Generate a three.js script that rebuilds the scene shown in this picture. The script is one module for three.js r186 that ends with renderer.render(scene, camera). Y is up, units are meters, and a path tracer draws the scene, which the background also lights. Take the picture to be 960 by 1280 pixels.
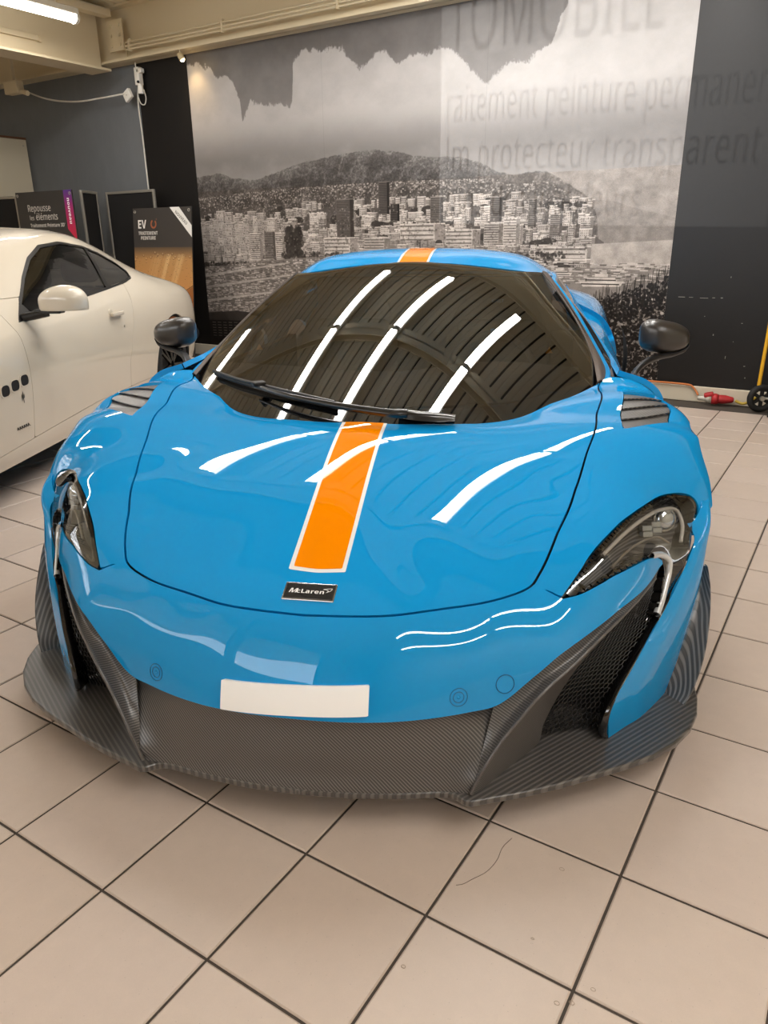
import * as THREE from 'three';
import { RectAreaLightUniformsLib } from 'three/addons/lights/RectAreaLightUniformsLib.js';
import { RoundedBoxGeometry } from 'three/addons/geometries/RoundedBoxGeometry.js';
import { mergeGeometries } from 'three/addons/utils/BufferGeometryUtils.js';

// ---------------------------------------------------------------- camera, sky, exposure
const scene = new THREE.Scene();
const renderer = new THREE.WebGLRenderer();
renderer.toneMapping = THREE.LinearToneMapping;
renderer.toneMappingExposure = 1.8;
renderer.shadowMap.enabled = true;
RectAreaLightUniformsLib.init();
const camera = new THREE.PerspectiveCamera(69.03, 0.75, 0.05, 60);
camera.position.set(1.1351, 1.2599, 0.6751);
camera.rotation.order = 'YXZ';
camera.rotation.set(-0.352515, 0.568134, -0.011594);
scene.background = new THREE.Color(0.97, 0.98, 1.0);       // bright overcast sky outside the shop front
scene.backgroundIntensity = 3.0;
// low sun: it comes in through the high lettered window and reaches the upper part of the back wall
const sun = new THREE.DirectionalLight(new THREE.Color(1, 0.98, 0.95), 0.58);
sun.name = 'low_sun'; sun.position.set(-5.58 - 2, 0.6 + 3, 10 - 1); sun.target.position.set(-2, 3, -1); sun.castShadow = true; sun.shadow.radius = 0.25;
Object.assign(sun.shadow.camera, { left: -9, right: 9, top: 7, bottom: -5, near: 0.5, far: 30 }); sun.shadow.mapSize.set(4096, 4096); scene.add(sun, sun.target);
const TUBE_LIGHT = 28, TUBE_GLOW = 6;                       // fluorescent tubes: area light and what the eye sees of the tube

// ---------------------------------------------------------------- helpers
let seed = 7;
const rnd = () => { seed = (seed * 1664525 + 1013904223) >>> 0; return seed / 4294967296; };
const V = (x, y, z) => new THREE.Vector3(x, y, z);
const used = new Map();
const numbered = (n) => { const k = used.get(n) || 0; used.set(n, k + 1); return k ? n + '_' + String(k).padStart(3, '0') : n; };
function shade(o) { o.castShadow = true; o.receiveShadow = true; return o; }
function part(name, geo, mat, parent) { const m = shade(new THREE.Mesh(geo, mat)); m.name = name; parent.add(m); return m; }
function tag(o, label, category, group) { o.userData.label = label; o.userData.category = category; if (group) o.userData.group = group; return o; }
function thing(name, label, category, pos = [0, 0, 0], turn = 0, group) {
  const o = new THREE.Group(); o.name = numbered(name); o.position.set(...pos); o.rotation.y = turn; scene.add(o);
  return tag(o, label, category, group);
}
function single(name, geo, mat, label, category, group) {
  const m = shade(new THREE.Mesh(geo, mat)); m.name = numbered(name); scene.add(m); return tag(m, label, category, group);
}
function struct(name, geo, mat, label, category) {
  const m = shade(new THREE.Mesh(geo, mat)); m.name = numbered(name); scene.add(m); m.userData.kind = 'structure';
  return tag(m, label, category);
}
const mat = (o) => new THREE.MeshPhysicalMaterial(Object.assign({ side: THREE.DoubleSide }, o));
function box(x0, x1, y0, y1, z0, z1) { const g = new THREE.BoxGeometry(x1 - x0, y1 - y0, z1 - z0); g.translate((x0 + x1) / 2, (y0 + y1) / 2, (z0 + z1) / 2); return g; }
function rbox(x0, x1, y0, y1, z0, z1, r, s = 2) { const g = new RoundedBoxGeometry(x1 - x0, y1 - y0, z1 - z0, s, r); g.translate((x0 + x1) / 2, (y0 + y1) / 2, (z0 + z1) / 2); return g; }
function merge(list) {
  const l = list.map((g) => { const n = g.index ? g.toNonIndexed() : g; for (const k of Object.keys(n.attributes)) if (!['position', 'normal', 'uv'].includes(k)) n.deleteAttribute(k); return n; });
  return mergeGeometries(l);
}
function tube(pts, r, seg = 24, rad = 8, closed = false) { return new THREE.TubeGeometry(new THREE.CatmullRomCurve3(pts.map((p) => V(...p)), closed, 'centripetal'), seg, r, rad, closed); }
function cyl(r0, r1, h, seg = 20) { return new THREE.CylinderGeometry(r0, r1, h, seg); }
// uniform Catmull-Rom through a list of number arrays
function crow(pts, t) {
  const n = pts.length - 1, x = Math.min(Math.max(t, 0), 1) * n, i = Math.min(Math.floor(x), n - 1), f = x - i;
  const p = (k) => k < 0 ? pts[0].map((c, j) => 2 * c - pts[1][j]) : k > n ? pts[n].map((c, j) => 2 * c - pts[n - 1][j]) : pts[k];
  const a = p(i - 1), b = p(i), c = p(i + 1), d = p(i + 2);
  return b.map((_, j) => 0.5 * (2 * b[j] + (c[j] - a[j]) * f + (2 * a[j] - 5 * b[j] + 4 * c[j] - d[j]) * f * f + (3 * b[j] - a[j] - 3 * c[j] + d[j]) * f * f * f));
}
const smooth = (pts, n) => Array.from({ length: n }, (_, i) => crow(pts, i / (n - 1)));
// a surface through a grid of control points: grid[i][j], u runs over j, v runs over i
function gridSurf(grid) { return (u, v) => V(...crow(grid.map((r) => crow(r, u)), v)); }
function mirrorGrid(grid) { return grid.map((r) => [...r.slice(1).reverse().map((p) => [-p[0], p[1], p[2]]), ...r]); }
// signed distance to a closed polygon, negative inside
function polySDF(poly) {
  const n = poly.length;
  return (x, y) => {
    let d = 1e9, s = 1;
    for (let i = 0, j = n - 1; i < n; j = i++) {
      const ex = poly[j][0] - poly[i][0], ey = poly[j][1] - poly[i][1], wx = x - poly[i][0], wy = y - poly[i][1];
      const t = Math.min(Math.max((wx * ex + wy * ey) / (ex * ex + ey * ey + 1e-18), 0), 1), bx = wx - ex * t, by = wy - ey * t;
      d = Math.min(d, bx * bx + by * by);
      const c1 = y >= poly[i][1], c2 = y < poly[j][1], c3 = ex * wy > ey * wx;
      if ((c1 && c2 && c3) || (!c1 && !c2 && !c3)) s = -s;
    }
    return s * Math.sqrt(d);
  };
}
const boxSDF = (x0, x1, y0, y1) => (x, y) => Math.max(x0 - x, x - x1, y0 - y, y - y1);
// a sampled surface that panels are cut from
class Sheet {
  constructor(f, u0, u1, v0, v1, nu, nv, flip = false) {
    Object.assign(this, { f, u0, u1, v0, v1, nu, nv, flip });
    this.P = []; this.N = [];
    for (let j = 0; j <= nv; j++) for (let i = 0; i <= nu; i++) { const [p, n] = this.pn(u0 + (u1 - u0) * i / nu, v0 + (v1 - v0) * j / nv); this.P.push(p); this.N.push(n); }
  }
  pn(u, v) {
    const hu = (this.u1 - this.u0) * 4e-4, hv = (this.v1 - this.v0) * 4e-4, f = this.f;
    const cl = (x, a, b) => Math.min(Math.max(x, a), b);
    const a = f(cl(u + hu, this.u0, this.u1), v).sub(f(cl(u - hu, this.u0, this.u1), v)), b = f(u, cl(v + hv, this.v0, this.v1)).sub(f(u, cl(v - hv, this.v0, this.v1)));
    const n = a.cross(b).normalize(); if (this.flip) n.negate();
    return [f(u, v), n];
  }
  // sdf(u, v, P): the panel is where it is negative. lift moves it along the normal, wall turns its rim in by that depth
  cut(sdf, { lift = 0, wall = 0, uv } = {}) {
    const { nu, nv, u0, u1, v0, v1 } = this, W = nu + 1, D = new Float64Array(W * (nv + 1)), pos = [], nor = [], uvs = [], index = [], cache = new Map();
    const U = (i) => u0 + (u1 - u0) * i / nu, Vv = (j) => v0 + (v1 - v0) * j / nv;
    for (let j = 0; j <= nv; j++) for (let i = 0; i <= nu; i++) D[j * W + i] = sdf(U(i), Vv(j), this.P[j * W + i]);
    const put = (p, n) => { pos.push(p.x + n.x * lift, p.y + n.y * lift, p.z + n.z * lift); nor.push(n.x, n.y, n.z); const t = uv ? uv(p, n) : [p.x, p.z]; uvs.push(t[0], t[1]); return pos.length / 3 - 1; };
    const vert = (k) => { let c = cache.get(k); if (c === undefined) { c = put(this.P[k], this.N[k]); cache.set(k, c); } return c; };
    const mid = (a, b) => {
      const key = a < b ? a + '_' + b : b + '_' + a; let c = cache.get(key);
      if (c === undefined) {
        const t = D[a] / (D[a] - D[b]), ia = a % W, ja = (a - ia) / W, ib = b % W, jb = (b - ib) / W;
        const [p, n] = this.pn(U(ia + (ib - ia) * t), Vv(ja + (jb - ja) * t)); c = put(p, n); cache.set(key, c);
      }
      return c;
    };
    const rims = [];
    const tri = (a, b, c) => {
      const ins = [a, b, c].filter((k) => D[k] < 0).length; if (!ins) return;
      if (ins === 3) { index.push(vert(a), vert(b), vert(c)); return; }
      let t = [a, b, c]; while (!((ins === 1 && D[t[0]] < 0) || (ins === 2 && D[t[0]] >= 0))) t = [t[1], t[2], t[0]];
      if (ins === 1) { const m1 = mid(t[0], t[1]), m2 = mid(t[0], t[2]); index.push(vert(t[0]), m1, m2); rims.push([m1, m2]); }
      else { const m1 = mid(t[0], t[1]), m2 = mid(t[0], t[2]); index.push(m1, vert(t[1]), vert(t[2]), m1, vert(t[2]), m2); rims.push([m2, m1]); }
    };
    for (let j = 0; j < nv; j++) for (let i = 0; i < nu; i++) {
      const a = j * W + i, b = a + 1, c = a + W, d = c + 1;
      if (this.flip) { tri(a, c, b); tri(b, c, d); } else { tri(a, b, c); tri(b, d, c); }
    }
    if (wall) {
      if (this.border !== false) {
        const edge = (a, b) => { if (D[a] < 0 && D[b] < 0) rims.push([vert(a), vert(b)]); };
        for (let i = 0; i < nu; i++) { edge(i + 1, i); edge(nv * W + i, nv * W + i + 1); }
        for (let j = 0; j < nv; j++) { edge(j * W, (j + 1) * W); edge((j + 1) * W + nu, j * W + nu); }
      }
      for (const [a, b] of rims) {
        const A = V(...pos.slice(3 * a, 3 * a + 3)), B = V(...pos.slice(3 * b, 3 * b + 3)), na = V(...nor.slice(3 * a, 3 * a + 3)), nb = V(...nor.slice(3 * b, 3 * b + 3));
        const s = pos.length / 3, out = B.clone().sub(A).cross(na).normalize();
        for (const [p, n] of [[A, na], [B, nb]]) for (const w of [0, wall]) { pos.push(p.x - n.x * w, p.y - n.y * w, p.z - n.z * w); nor.push(out.x, out.y, out.z); uvs.push(p.x, p.z); }
        index.push(s, s + 1, s + 2, s + 2, s + 1, s + 3);
      }
    }
    const g = new THREE.BufferGeometry();
    g.setAttribute('position', new THREE.Float32BufferAttribute(pos, 3)); g.setAttribute('normal', new THREE.Float32BufferAttribute(nor, 3)); g.setAttribute('uv', new THREE.Float32BufferAttribute(uvs, 2));
    g.setIndex(index); return g;
  }
  all(o) { return this.cut(() => -1, o); }
}
// a ruled or curved strip between two rows of points (each row smoothed), nu along, nv across; bow pushes the middle out
function loft(rows, nu = 40, nv = 12, flip = false, opts = {}) { return new Sheet(gridSurf(rows), 0, 1, 0, 1, nu, nv, flip).all(opts); }
function flipX(g) {                                                        // mirrored copy of a geometry
  const h = g.clone(), p = h.attributes.position, n = h.attributes.normal;
  for (let i = 0; i < p.count; i++) { p.setX(i, -p.getX(i)); if (n) n.setX(i, -n.getX(i)); }
  if (h.index) { const a = h.index.array; for (let i = 0; i < a.length; i += 3) { const t = a[i]; a[i] = a[i + 1]; a[i + 1] = t; } }
  else for (const k of Object.keys(h.attributes)) { const at = h.attributes[k], s = at.itemSize; for (let i = 0; i < at.count; i += 3) for (let c = 0; c < s; c++) { const t = at.array[i * s + c]; at.array[i * s + c] = at.array[(i + 1) * s + c]; at.array[(i + 1) * s + c] = t; } }
  return h;
}
function canvas(w, h, draw) { const c = document.createElement('canvas'); c.width = w; c.height = h; draw(c.getContext('2d'), w, h); const t = new THREE.CanvasTexture(c); t.colorSpace = THREE.SRGBColorSpace; t.anisotropy = 8; return t; }
function data(w, h, fn, srgb = true) {
  const a = new Uint8Array(w * h * 4);
  for (let y = 0; y < h; y++) for (let x = 0; x < w; x++) { const c = fn(x, y), i = (y * w + x) * 4; a[i] = c[0]; a[i + 1] = c[1]; a[i + 2] = c[2]; a[i + 3] = 255; }
  const t = new THREE.DataTexture(a, w, h); t.wrapS = t.wrapT = THREE.RepeatWrapping; t.magFilter = THREE.LinearFilter; t.minFilter = THREE.LinearMipmapLinearFilter; t.generateMipmaps = true;
  if (srgb) t.colorSpace = THREE.SRGBColorSpace; t.needsUpdate = true; return t;
}
// ---------------------------------------------------------------- the setting
const ZB = -5.68, TILE = 0.3, CEIL = 3.56, HIGH = 5.3, ZF = -1.85;        // back wall, tile pitch, ceiling deck, taller front bay, where it begins
const C0 = [1.1351, -12.0351], HX = -0.5378, HZ = 0.8431;                 // window front: a plane facing the back-left, its normal (HX, HZ)
const front = (s, d) => [C0[0] + d * HX + s * HZ, C0[1] + d * HZ - s * HX];
const WD = 14.0;                                                          // distance of that plane
const noise2 = (() => { const p = Array.from({ length: 512 }, () => rnd()); return (x, y) => { const xi = Math.floor(x), yi = Math.floor(y), fx = x - xi, fy = y - yi, h = (a, b) => p[((a * 73 + b * 151) % 512 + 512) % 512], s = (t) => t * t * (3 - 2 * t); const a = h(xi, yi), b = h(xi + 1, yi), c = h(xi, yi + 1), d = h(xi + 1, yi + 1); return a + (b - a) * s(fx) + (c - a) * s(fy) + (a - b - c + d) * s(fx) * s(fy); }; })();
const fbm = (x, y) => 0.5 * noise2(x, y) + 0.25 * noise2(2.1 * x + 9, 2.1 * y + 3) + 0.15 * noise2(4.3 * x, 4.3 * y + 7) + 0.1 * noise2(8.7 * x + 2, 8.7 * y);

// floor: grout bed with a mesh of its own for each tile
{
  const grout = mat({ color: '#4a423b', roughness: 0.95 });
  const a = front(-4.2, WD), b = front(13.6, WD);
  const shape = new THREE.Shape([new THREE.Vector2(-9.9, -ZB), new THREE.Vector2(4.7, -ZB), new THREE.Vector2(b[0], -b[1]), new THREE.Vector2(a[0], -a[1])].map((p) => p));
  const g = new THREE.ExtrudeGeometry(shape, { depth: 0.12, bevelEnabled: false }); g.rotateX(-Math.PI / 2); g.translate(0, -0.1235, 0);
  const floor = struct('floor', g, grout, 'floor of square beige ceramic tiles with dark grout lines', 'floor');
  const speck = data(256, 256, (x, y) => { const n = fbm(x / 30, y / 30), f = rnd(), s = 240 + 7 * (n - 0.5) + 4 * (f - 0.5), d = f > 0.9996 ? 0.8 : 1; return [s * d, s * d, s * d]; });
  speck.repeat.set(1.1, 1.1);
  const tones = ['#dccabc', '#dac8ba', '#deccbf', '#d9c6b7', '#ddcbbd', '#dbc9bc'];
  const mats = tones.map((t, i) => { const m = speck.clone(); m.offset.set(i * 0.17, i * 0.31); m.needsUpdate = true; return mat({ color: t, map: m, roughness: 0.36, roughnessMap: null, specularIntensity: 0.7 }); });
  const h = TILE / 2 - 0.003, t = h - 0.003;
  const pos = [], nor = [], uv = [], idx = [];
  const quad = (pts, n) => { const s = pos.length / 3; for (const p of pts) { pos.push(...p); nor.push(...n); uv.push(p[0] / TILE + 0.5, p[2] / TILE + 0.5); } idx.push(s, s + 1, s + 2, s, s + 2, s + 3); };
  quad([[-t, 0, t], [t, 0, t], [t, 0, -t], [-t, 0, -t]], [0, 1, 0]);
  const r = 0.7071;
  quad([[-h, -0.002, h], [h, -0.002, h], [t, 0, t], [-t, 0, t]], [0, r, r]); quad([[h, -0.002, -h], [-h, -0.002, -h], [-t, 0, -t], [t, 0, -t]], [0, r, -r]);
  quad([[h, -0.002, h], [h, -0.002, -h], [t, 0, -t], [t, 0, t]], [r, r, 0]); quad([[-h, -0.002, -h], [-h, -0.002, h], [-t, 0, t], [-t, 0, -t]], [-r, r, 0]);
  quad([[-h, -0.006, h], [h, -0.006, h], [h, -0.002, h], [-h, -0.002, h]], [0, 0, 1]); quad([[h, -0.006, -h], [-h, -0.006, -h], [-h, -0.002, -h], [h, -0.002, -h]], [0, 0, -1]);
  quad([[h, -0.006, h], [h, -0.006, -h], [h, -0.002, -h], [h, -0.002, h]], [1, 0, 0]); quad([[-h, -0.006, -h], [-h, -0.006, h], [-h, -0.002, h], [-h, -0.002, -h]], [-1, 0, 0]);
  const tg = new THREE.BufferGeometry(); tg.setAttribute('position', new THREE.Float32BufferAttribute(pos, 3)); tg.setAttribute('normal', new THREE.Float32BufferAttribute(nor, 3)); tg.setAttribute('uv', new THREE.Float32BufferAttribute(uv, 2)); tg.setIndex(idx);
  camera.updateMatrixWorld(); camera.updateProjectionMatrix();
  const list = [];
  for (let i = -33; i < 16; i++) for (let j = -19; j < 24; j++) {
    const x = (i + 0.5) * TILE, z = (j + 0.5) * TILE;
    const d = (x - C0[0]) * HX + (z - C0[1]) * HZ;
    if (z - 0.15 < ZB || x < -9.8 || x > 4.6 || d > WD - 0.3) continue;
    const p = V(x, 0, z).project(camera), q = V(x, 0, z).sub(camera.position).length(), seen = p.z < 1 && Math.abs(p.x) < 1.18 && Math.abs(p.y) < 1.12 ? 0 : 1;
    list.push({ x, z, key: seen * 100 + q });
  }
  list.sort((a, b) => a.key - b.key);
  const rest = [];
  list.forEach((c, k) => {
    if (k < 300) { const m = part('tile', tg, mats[Math.floor(rnd() * 6)], floor); m.position.set(c.x, (rnd() - 0.5) * 0.0006, c.z); m.rotation.set((rnd() - 0.5) * 0.002, Math.floor(rnd() * 4) * Math.PI / 2, (rnd() - 0.5) * 0.002); }
    else { const g2 = tg.clone(); g2.translate(c.x, 0, c.z); rest.push(g2); }
  });
  const far = part('far_tiles', mergeGeometries(rest), mats[0], floor); far.userData.kind = 'stuff';
  // hairline crack across one tile, and scuffs
  const cp = [[0.652, 0.0012, -0.575], [0.648, 0.0012, -0.54], [0.655, 0.0012, -0.50], [0.652, 0.0012, -0.46], [0.637, 0.0012, -0.425], [0.628, 0.0012, -0.405], [0.618, 0.0012, -0.395]];
  const crack = part('crack', (() => { const g3 = tube(cp.map((p) => [p[0] + 0.06 * (p[2] + 0.39) * -1.2, p[1] - 0.0008, p[2]]), 0.0006, 60, 5); return g3; })(), mat({ color: '#6d6054', roughness: 0.9 }), floor);
  const marks = [[0.884, -0.262, .0045], [0.906, -0.276, .0045], [0.93, -0.32, .004], [0.845, -0.128, .006], [0.80, -0.36, .003], [0.99, -0.19, .0035], [0.62, -0.18, .004], [0.28, -0.52, .0025], [0.79, -0.55, .005]].map(([x, z, r]) => { const g4 = new THREE.TorusGeometry(r, 0.0005, 5, 18); g4.rotateX(Math.PI / 2); g4.scale(1, 0.4, 0.8); g4.translate(x, 0.0006, z); return g4; });
  part('drip_marks', merge(marks), mat({ color: '#a8957f', roughness: 0.7 }), floor).userData.kind = 'stuff';
}
// pavement outside the window front
{
  const a = front(-30, WD + 0.25), b = front(40, WD + 0.25), c = front(40, WD + 30), d = front(-30, WD + 30);
  const shape = new THREE.Shape([a, b, c, d].map((p) => new THREE.Vector2(p[0], -p[1])));
  const g = new THREE.ExtrudeGeometry(shape, { depth: 0.1, bevelEnabled: false }); g.rotateX(-Math.PI / 2); g.translate(0, -0.15, 0);
  struct('pavement', g, mat({ color: '#9a9894', roughness: 0.9 }), 'grey street pavement outside the shop window', 'pavement');
}
const cream = mat({ color: '#d9c9a8', roughness: 0.55 });
const creamWall = mat({ color: '#d3c5a9', roughness: 0.7 });
// back wall: grey paint, black bands
const wallTex = data(256, 256, (x, y) => { const n = 238 + 14 * (fbm(x / 18, y / 18) - 0.5) + 6 * (rnd() - 0.5); return [n, n, n]; });
{
  const grey = wallTex.clone(); grey.repeat.set(3, 2); grey.needsUpdate = true;
  struct('wall_back', box(-10, -6.03, 0, HIGH, ZB - 0.2, ZB), mat({ color: '#76797c', map: grey, roughness: 0.6 }), 'smooth blue-grey painted wall beyond the display screens', 'wall');
  const blk = data(512, 512, (x, y) => { const n = 236 + 16 * (fbm(x / 30, y / 30) - 0.5) + 8 * (rnd() - 0.5), f = rnd() > 0.99985 ? 1.07 : 1; return [Math.min(255, n * f), Math.min(255, n * f), Math.min(255, n * f)]; });
  const black = mat({ color: '#262423', map: blk, roughness: 0.4, specularIntensity: 0.6 });
  struct('wall_back', box(-6.03, -5.27, 0, HIGH, ZB - 0.2, ZB), mat({ color: '#1e1c1b', roughness: 0.5, specularIntensity: 0.4 }), 'narrow black wall strip between grey wall and cityscape mural', 'wall');
  struct('wall_back', box(-5.27, -0.25, 0, HIGH, ZB - 0.2, ZB - 0.004), mat({ color: '#2a2827', roughness: 0.6 }), 'back wall that carries the black and white cityscape mural', 'wall');
  const wr = struct('wall_back', box(-0.25, 5, 0, HIGH, ZB - 0.2, ZB), black, 'wide black painted wall to the right of the cityscape mural', 'wall');
  // scratches and chipped paint on the black wall
  const chip = mat({ color: '#9a958d', roughness: 0.9 }), L = [];
  for (const [x, y, w, h] of [[-0.16, 0.80, 0.05, 0.004], [-0.08, 0.80, 0.03, 0.003], [0.0, 0.797, 0.06, 0.003], [0.09, 0.80, 0.02, 0.004], [0.15, 0.80, 0.015, 0.006], [0.38, 0.30, 0.012, 0.005], [0.40, 0.21, 0.006, 0.008], [0.13, 0.52, 0.006, 0.012], [0.24, 0.35, 0.004, 0.02], [0.32, 0.62, 0.01, 0.004], [0.20, 0.95, 0.004, 0.01], [0.05, 0.66, 0.005, 0.005], [0.28, 0.48, 0.005, 0.004]]) L.push(box(x, x + w, y, y + h, ZB - 0.001, ZB + 0.0008));
  part('paint_chips', merge(L), chip, wr).userData.kind = 'stuff';
  struct('baseboard_back', rbox(-6.0, 5, 0, 0.122, ZB, ZB + 0.03, 0.006), mat({ color: '#d8cdb9', roughness: 0.5 }), 'white baseboard along the foot of the back wall', 'baseboard');
}
// side walls and the glazed front
struct('wall_left', box(-10.2, -10, 0, HIGH, ZB - 0.2, 0.5), creamWall, 'cream side wall at the far left of the hall', 'wall');
struct('wall_right', box(5, 5.2, 0, HIGH, ZB - 0.2, 8), creamWall, 'cream side wall at the right of the hall', 'wall');
{
  const turn = Math.atan2(HX, HZ), at = front(0, WD);
  const wall = (x0, x1, y0, y1) => { const g = box(x0, x1, y0, y1, 0, 0.2); g.rotateY(turn); g.translate(at[0], 0, at[1]); return g; };
  const Y0 = 1.70, Y1 = 5.05, BAYS = [[0.89, 3.32], [3.75, 6.4], [6.7, 9.3]];
  const solids = [wall(-4.6, BAYS[0][0], 0, HIGH), wall(BAYS[0][1], BAYS[1][0], 0, HIGH), wall(BAYS[1][1], BAYS[2][0], 0, HIGH), wall(BAYS[2][1], 13.8, 0, HIGH)];
  for (const [a, b] of BAYS) solids.push(wall(a, b, 0, Y0), wall(a, b, Y1, HIGH));
  struct('wall_front', merge(solids), creamWall, 'cream front wall below and between the high shop windows', 'wall');
  const dark = mat({ color: '#3a3a3a', roughness: 0.5 }), glass = mat({ color: '#ffffff', roughness: 0, transmission: 1, thickness: 0, ior: 1.5 });
  const wins = BAYS.map(([a, b], i) => {
    const w = new THREE.Group(); w.name = 'window_' + (i + 1); w.userData.kind = 'structure'; tag(w, ['high shop window with dark vinyl lettering across the glass', 'plain high shop window between the other two', 'plain high shop window at the right end of the front wall'][i], 'window'); w.position.set(at[0], 0, at[1]); w.rotation.y = turn; scene.add(w);
    for (const x of [a, b - 0.04]) part('jamb', box(x, x + 0.04, Y0, Y1, 0.06, 0.14), dark, w);
    for (const y of [Y0, Y1 - 0.04]) part('rail', box(a, b, y, y + 0.04, 0.06, 0.14), dark, w);
    part('pane', box(a + 0.04, b - 0.04, Y0 + 0.04, Y1 - 0.04, 0.1, 0.104), glass, w);
    return w;
  });
  const w = wins[0];
  // lettering, seen the right way round from the street
  const { FontLoader } = await import('three/addons/loaders/FontLoader.js');
  const { TextGeometry } = await import('three/addons/geometries/TextGeometry.js');
  const font = await new FontLoader().loadAsync('fonts/droid/droid_sans_regular.typeface.json');
  const vinyl = mat({ color: '#161616', roughness: 0.8 });
  const line = (text, x0, x1, y, hgt) => {
    const g = new TextGeometry(text, { font, size: 1, depth: 0.004, curveSegments: 6, bevelEnabled: false }); g.computeBoundingBox(); const b = g.boundingBox;
    g.translate(-b.min.x, 0, 0); g.scale((x1 - x0) / (b.max.x - b.min.x), hgt, 1); g.translate(x0, y, 0.09); part('lettering', g, vinyl, w);
  };
  line('TOMOBILE', 0.985, 2.52, 3.07, 0.48);
  line('raitement peinture permanent', 0.985, 3.26, 2.55, 0.27);
  line('lm protecteur transparent', 0.99, 3.18, 2.17, 0.25);
  line('oins des intérieurs', 0.99, 2.48, 1.81, 0.25);
}
// ceiling: profiled steel deck, each pan a mesh of its own, over a dark backing
{
  const back = struct('ceiling', merge([box(-10, 5, CEIL + 0.05, CEIL + 0.15, ZB, ZF), box(-10, 5, HIGH, HIGH + 0.15, ZF, 8), box(-10, 5, CEIL + 0.05, HIGH + 0.1, ZF, ZF + 0.06)]), mat({ color: '#4b4234', roughness: 0.8 }), 'cream profiled steel roof deck with narrow dark grooves', 'ceiling');
  const P = 0.21, w = 0.18;
  const pan = (len) => { const s = new THREE.Shape(); s.moveTo(-w / 2, 0.05); s.lineTo(-w / 2, 0.008); s.lineTo(-w / 2 + 0.008, 0); s.lineTo(-0.012, 0); s.lineTo(-0.006, 0.006); s.lineTo(0.006, 0.006); s.lineTo(0.012, 0); s.lineTo(w / 2 - 0.008, 0); s.lineTo(w / 2, 0.008); s.lineTo(w / 2, 0.05); const g = new THREE.ExtrudeGeometry(s, { depth: len, bevelEnabled: false }); return g; };
  const g1 = pan(ZF - ZB - 0.02), g2 = pan(8 - ZF - 0.1);
  const deck = mat({ color: '#d6c7a8', roughness: 0.45 });
  for (let x = -9.9; x < 4.95; x += P) {
    part('deck_pan', g1, deck, back).position.set(x, CEIL, ZB + 0.01);
    part('deck_pan', g2, deck, back).position.set(x, HIGH - 0.05, ZF + 0.08);
  }
}
// steel beams
function ibeam(x0, x1, y0, y1, z0, z1, along) {
  const t = 0.022, w = 0.016;
  if (along === 'x') { const c = (z0 + z1) / 2; return merge([box(x0, x1, y0, y0 + t, z0, z1), box(x0, x1, y1 - t, y1, z0, z1), box(x0, x1, y0, y1, c - w / 2, c + w / 2)]); }
  const c = (x0 + x1) / 2; return merge([box(x0, x1, y0, y0 + t, z0, z1), box(x0, x1, y1 - t, y1, z0, z1), box(c - w / 2, c + w / 2, y0, y1, z0, z1)]);
}
struct('trim_1', ibeam(-10, 5, 3.05, CEIL, ZB + 0.005, ZB + 0.195, 'x'), cream, 'cream steel beam running along the top of the back wall', 'beam');
struct('trim_2', ibeam(-6.5, -6.18, 2.965, CEIL - 0.02, ZB + 0.21, ZF + 0.1, 'z'), cream, 'deep cream steel beam running out from the back wall corner', 'beam');
struct('trim_3', ibeam(-6.1, 5, 3.40, CEIL, ZF - 0.2, ZF, 'x'), cream, 'cream steel cross beam at the edge of the low ceiling', 'beam');
struct('trim_4', ibeam(-6.16, 5, 3.385, CEIL, -3.56, -3.34, 'x'), cream, 'shallow cream steel beam crossing the low ceiling above the tube fittings', 'beam');
{
  const pl = thing('beam_end_plate', 'cream bolted steel plate joining the two beams in the corner', 'plate', [-6.06, 3.12, ZB + 0.2]);
  part('plate', rbox(-0.10, 0.12, 0.02, 0.30, 0, 0.014, 0.003), cream, pl);
  for (const x of [-0.055, 0.075]) for (const y of [0.07, 0.16, 0.25]) { const g = cyl(0.017, 0.017, 0.016, 6); g.rotateX(Math.PI / 2); g.translate(x, y, 0.02); part('bolt', g, cream, pl); }
}
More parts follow.
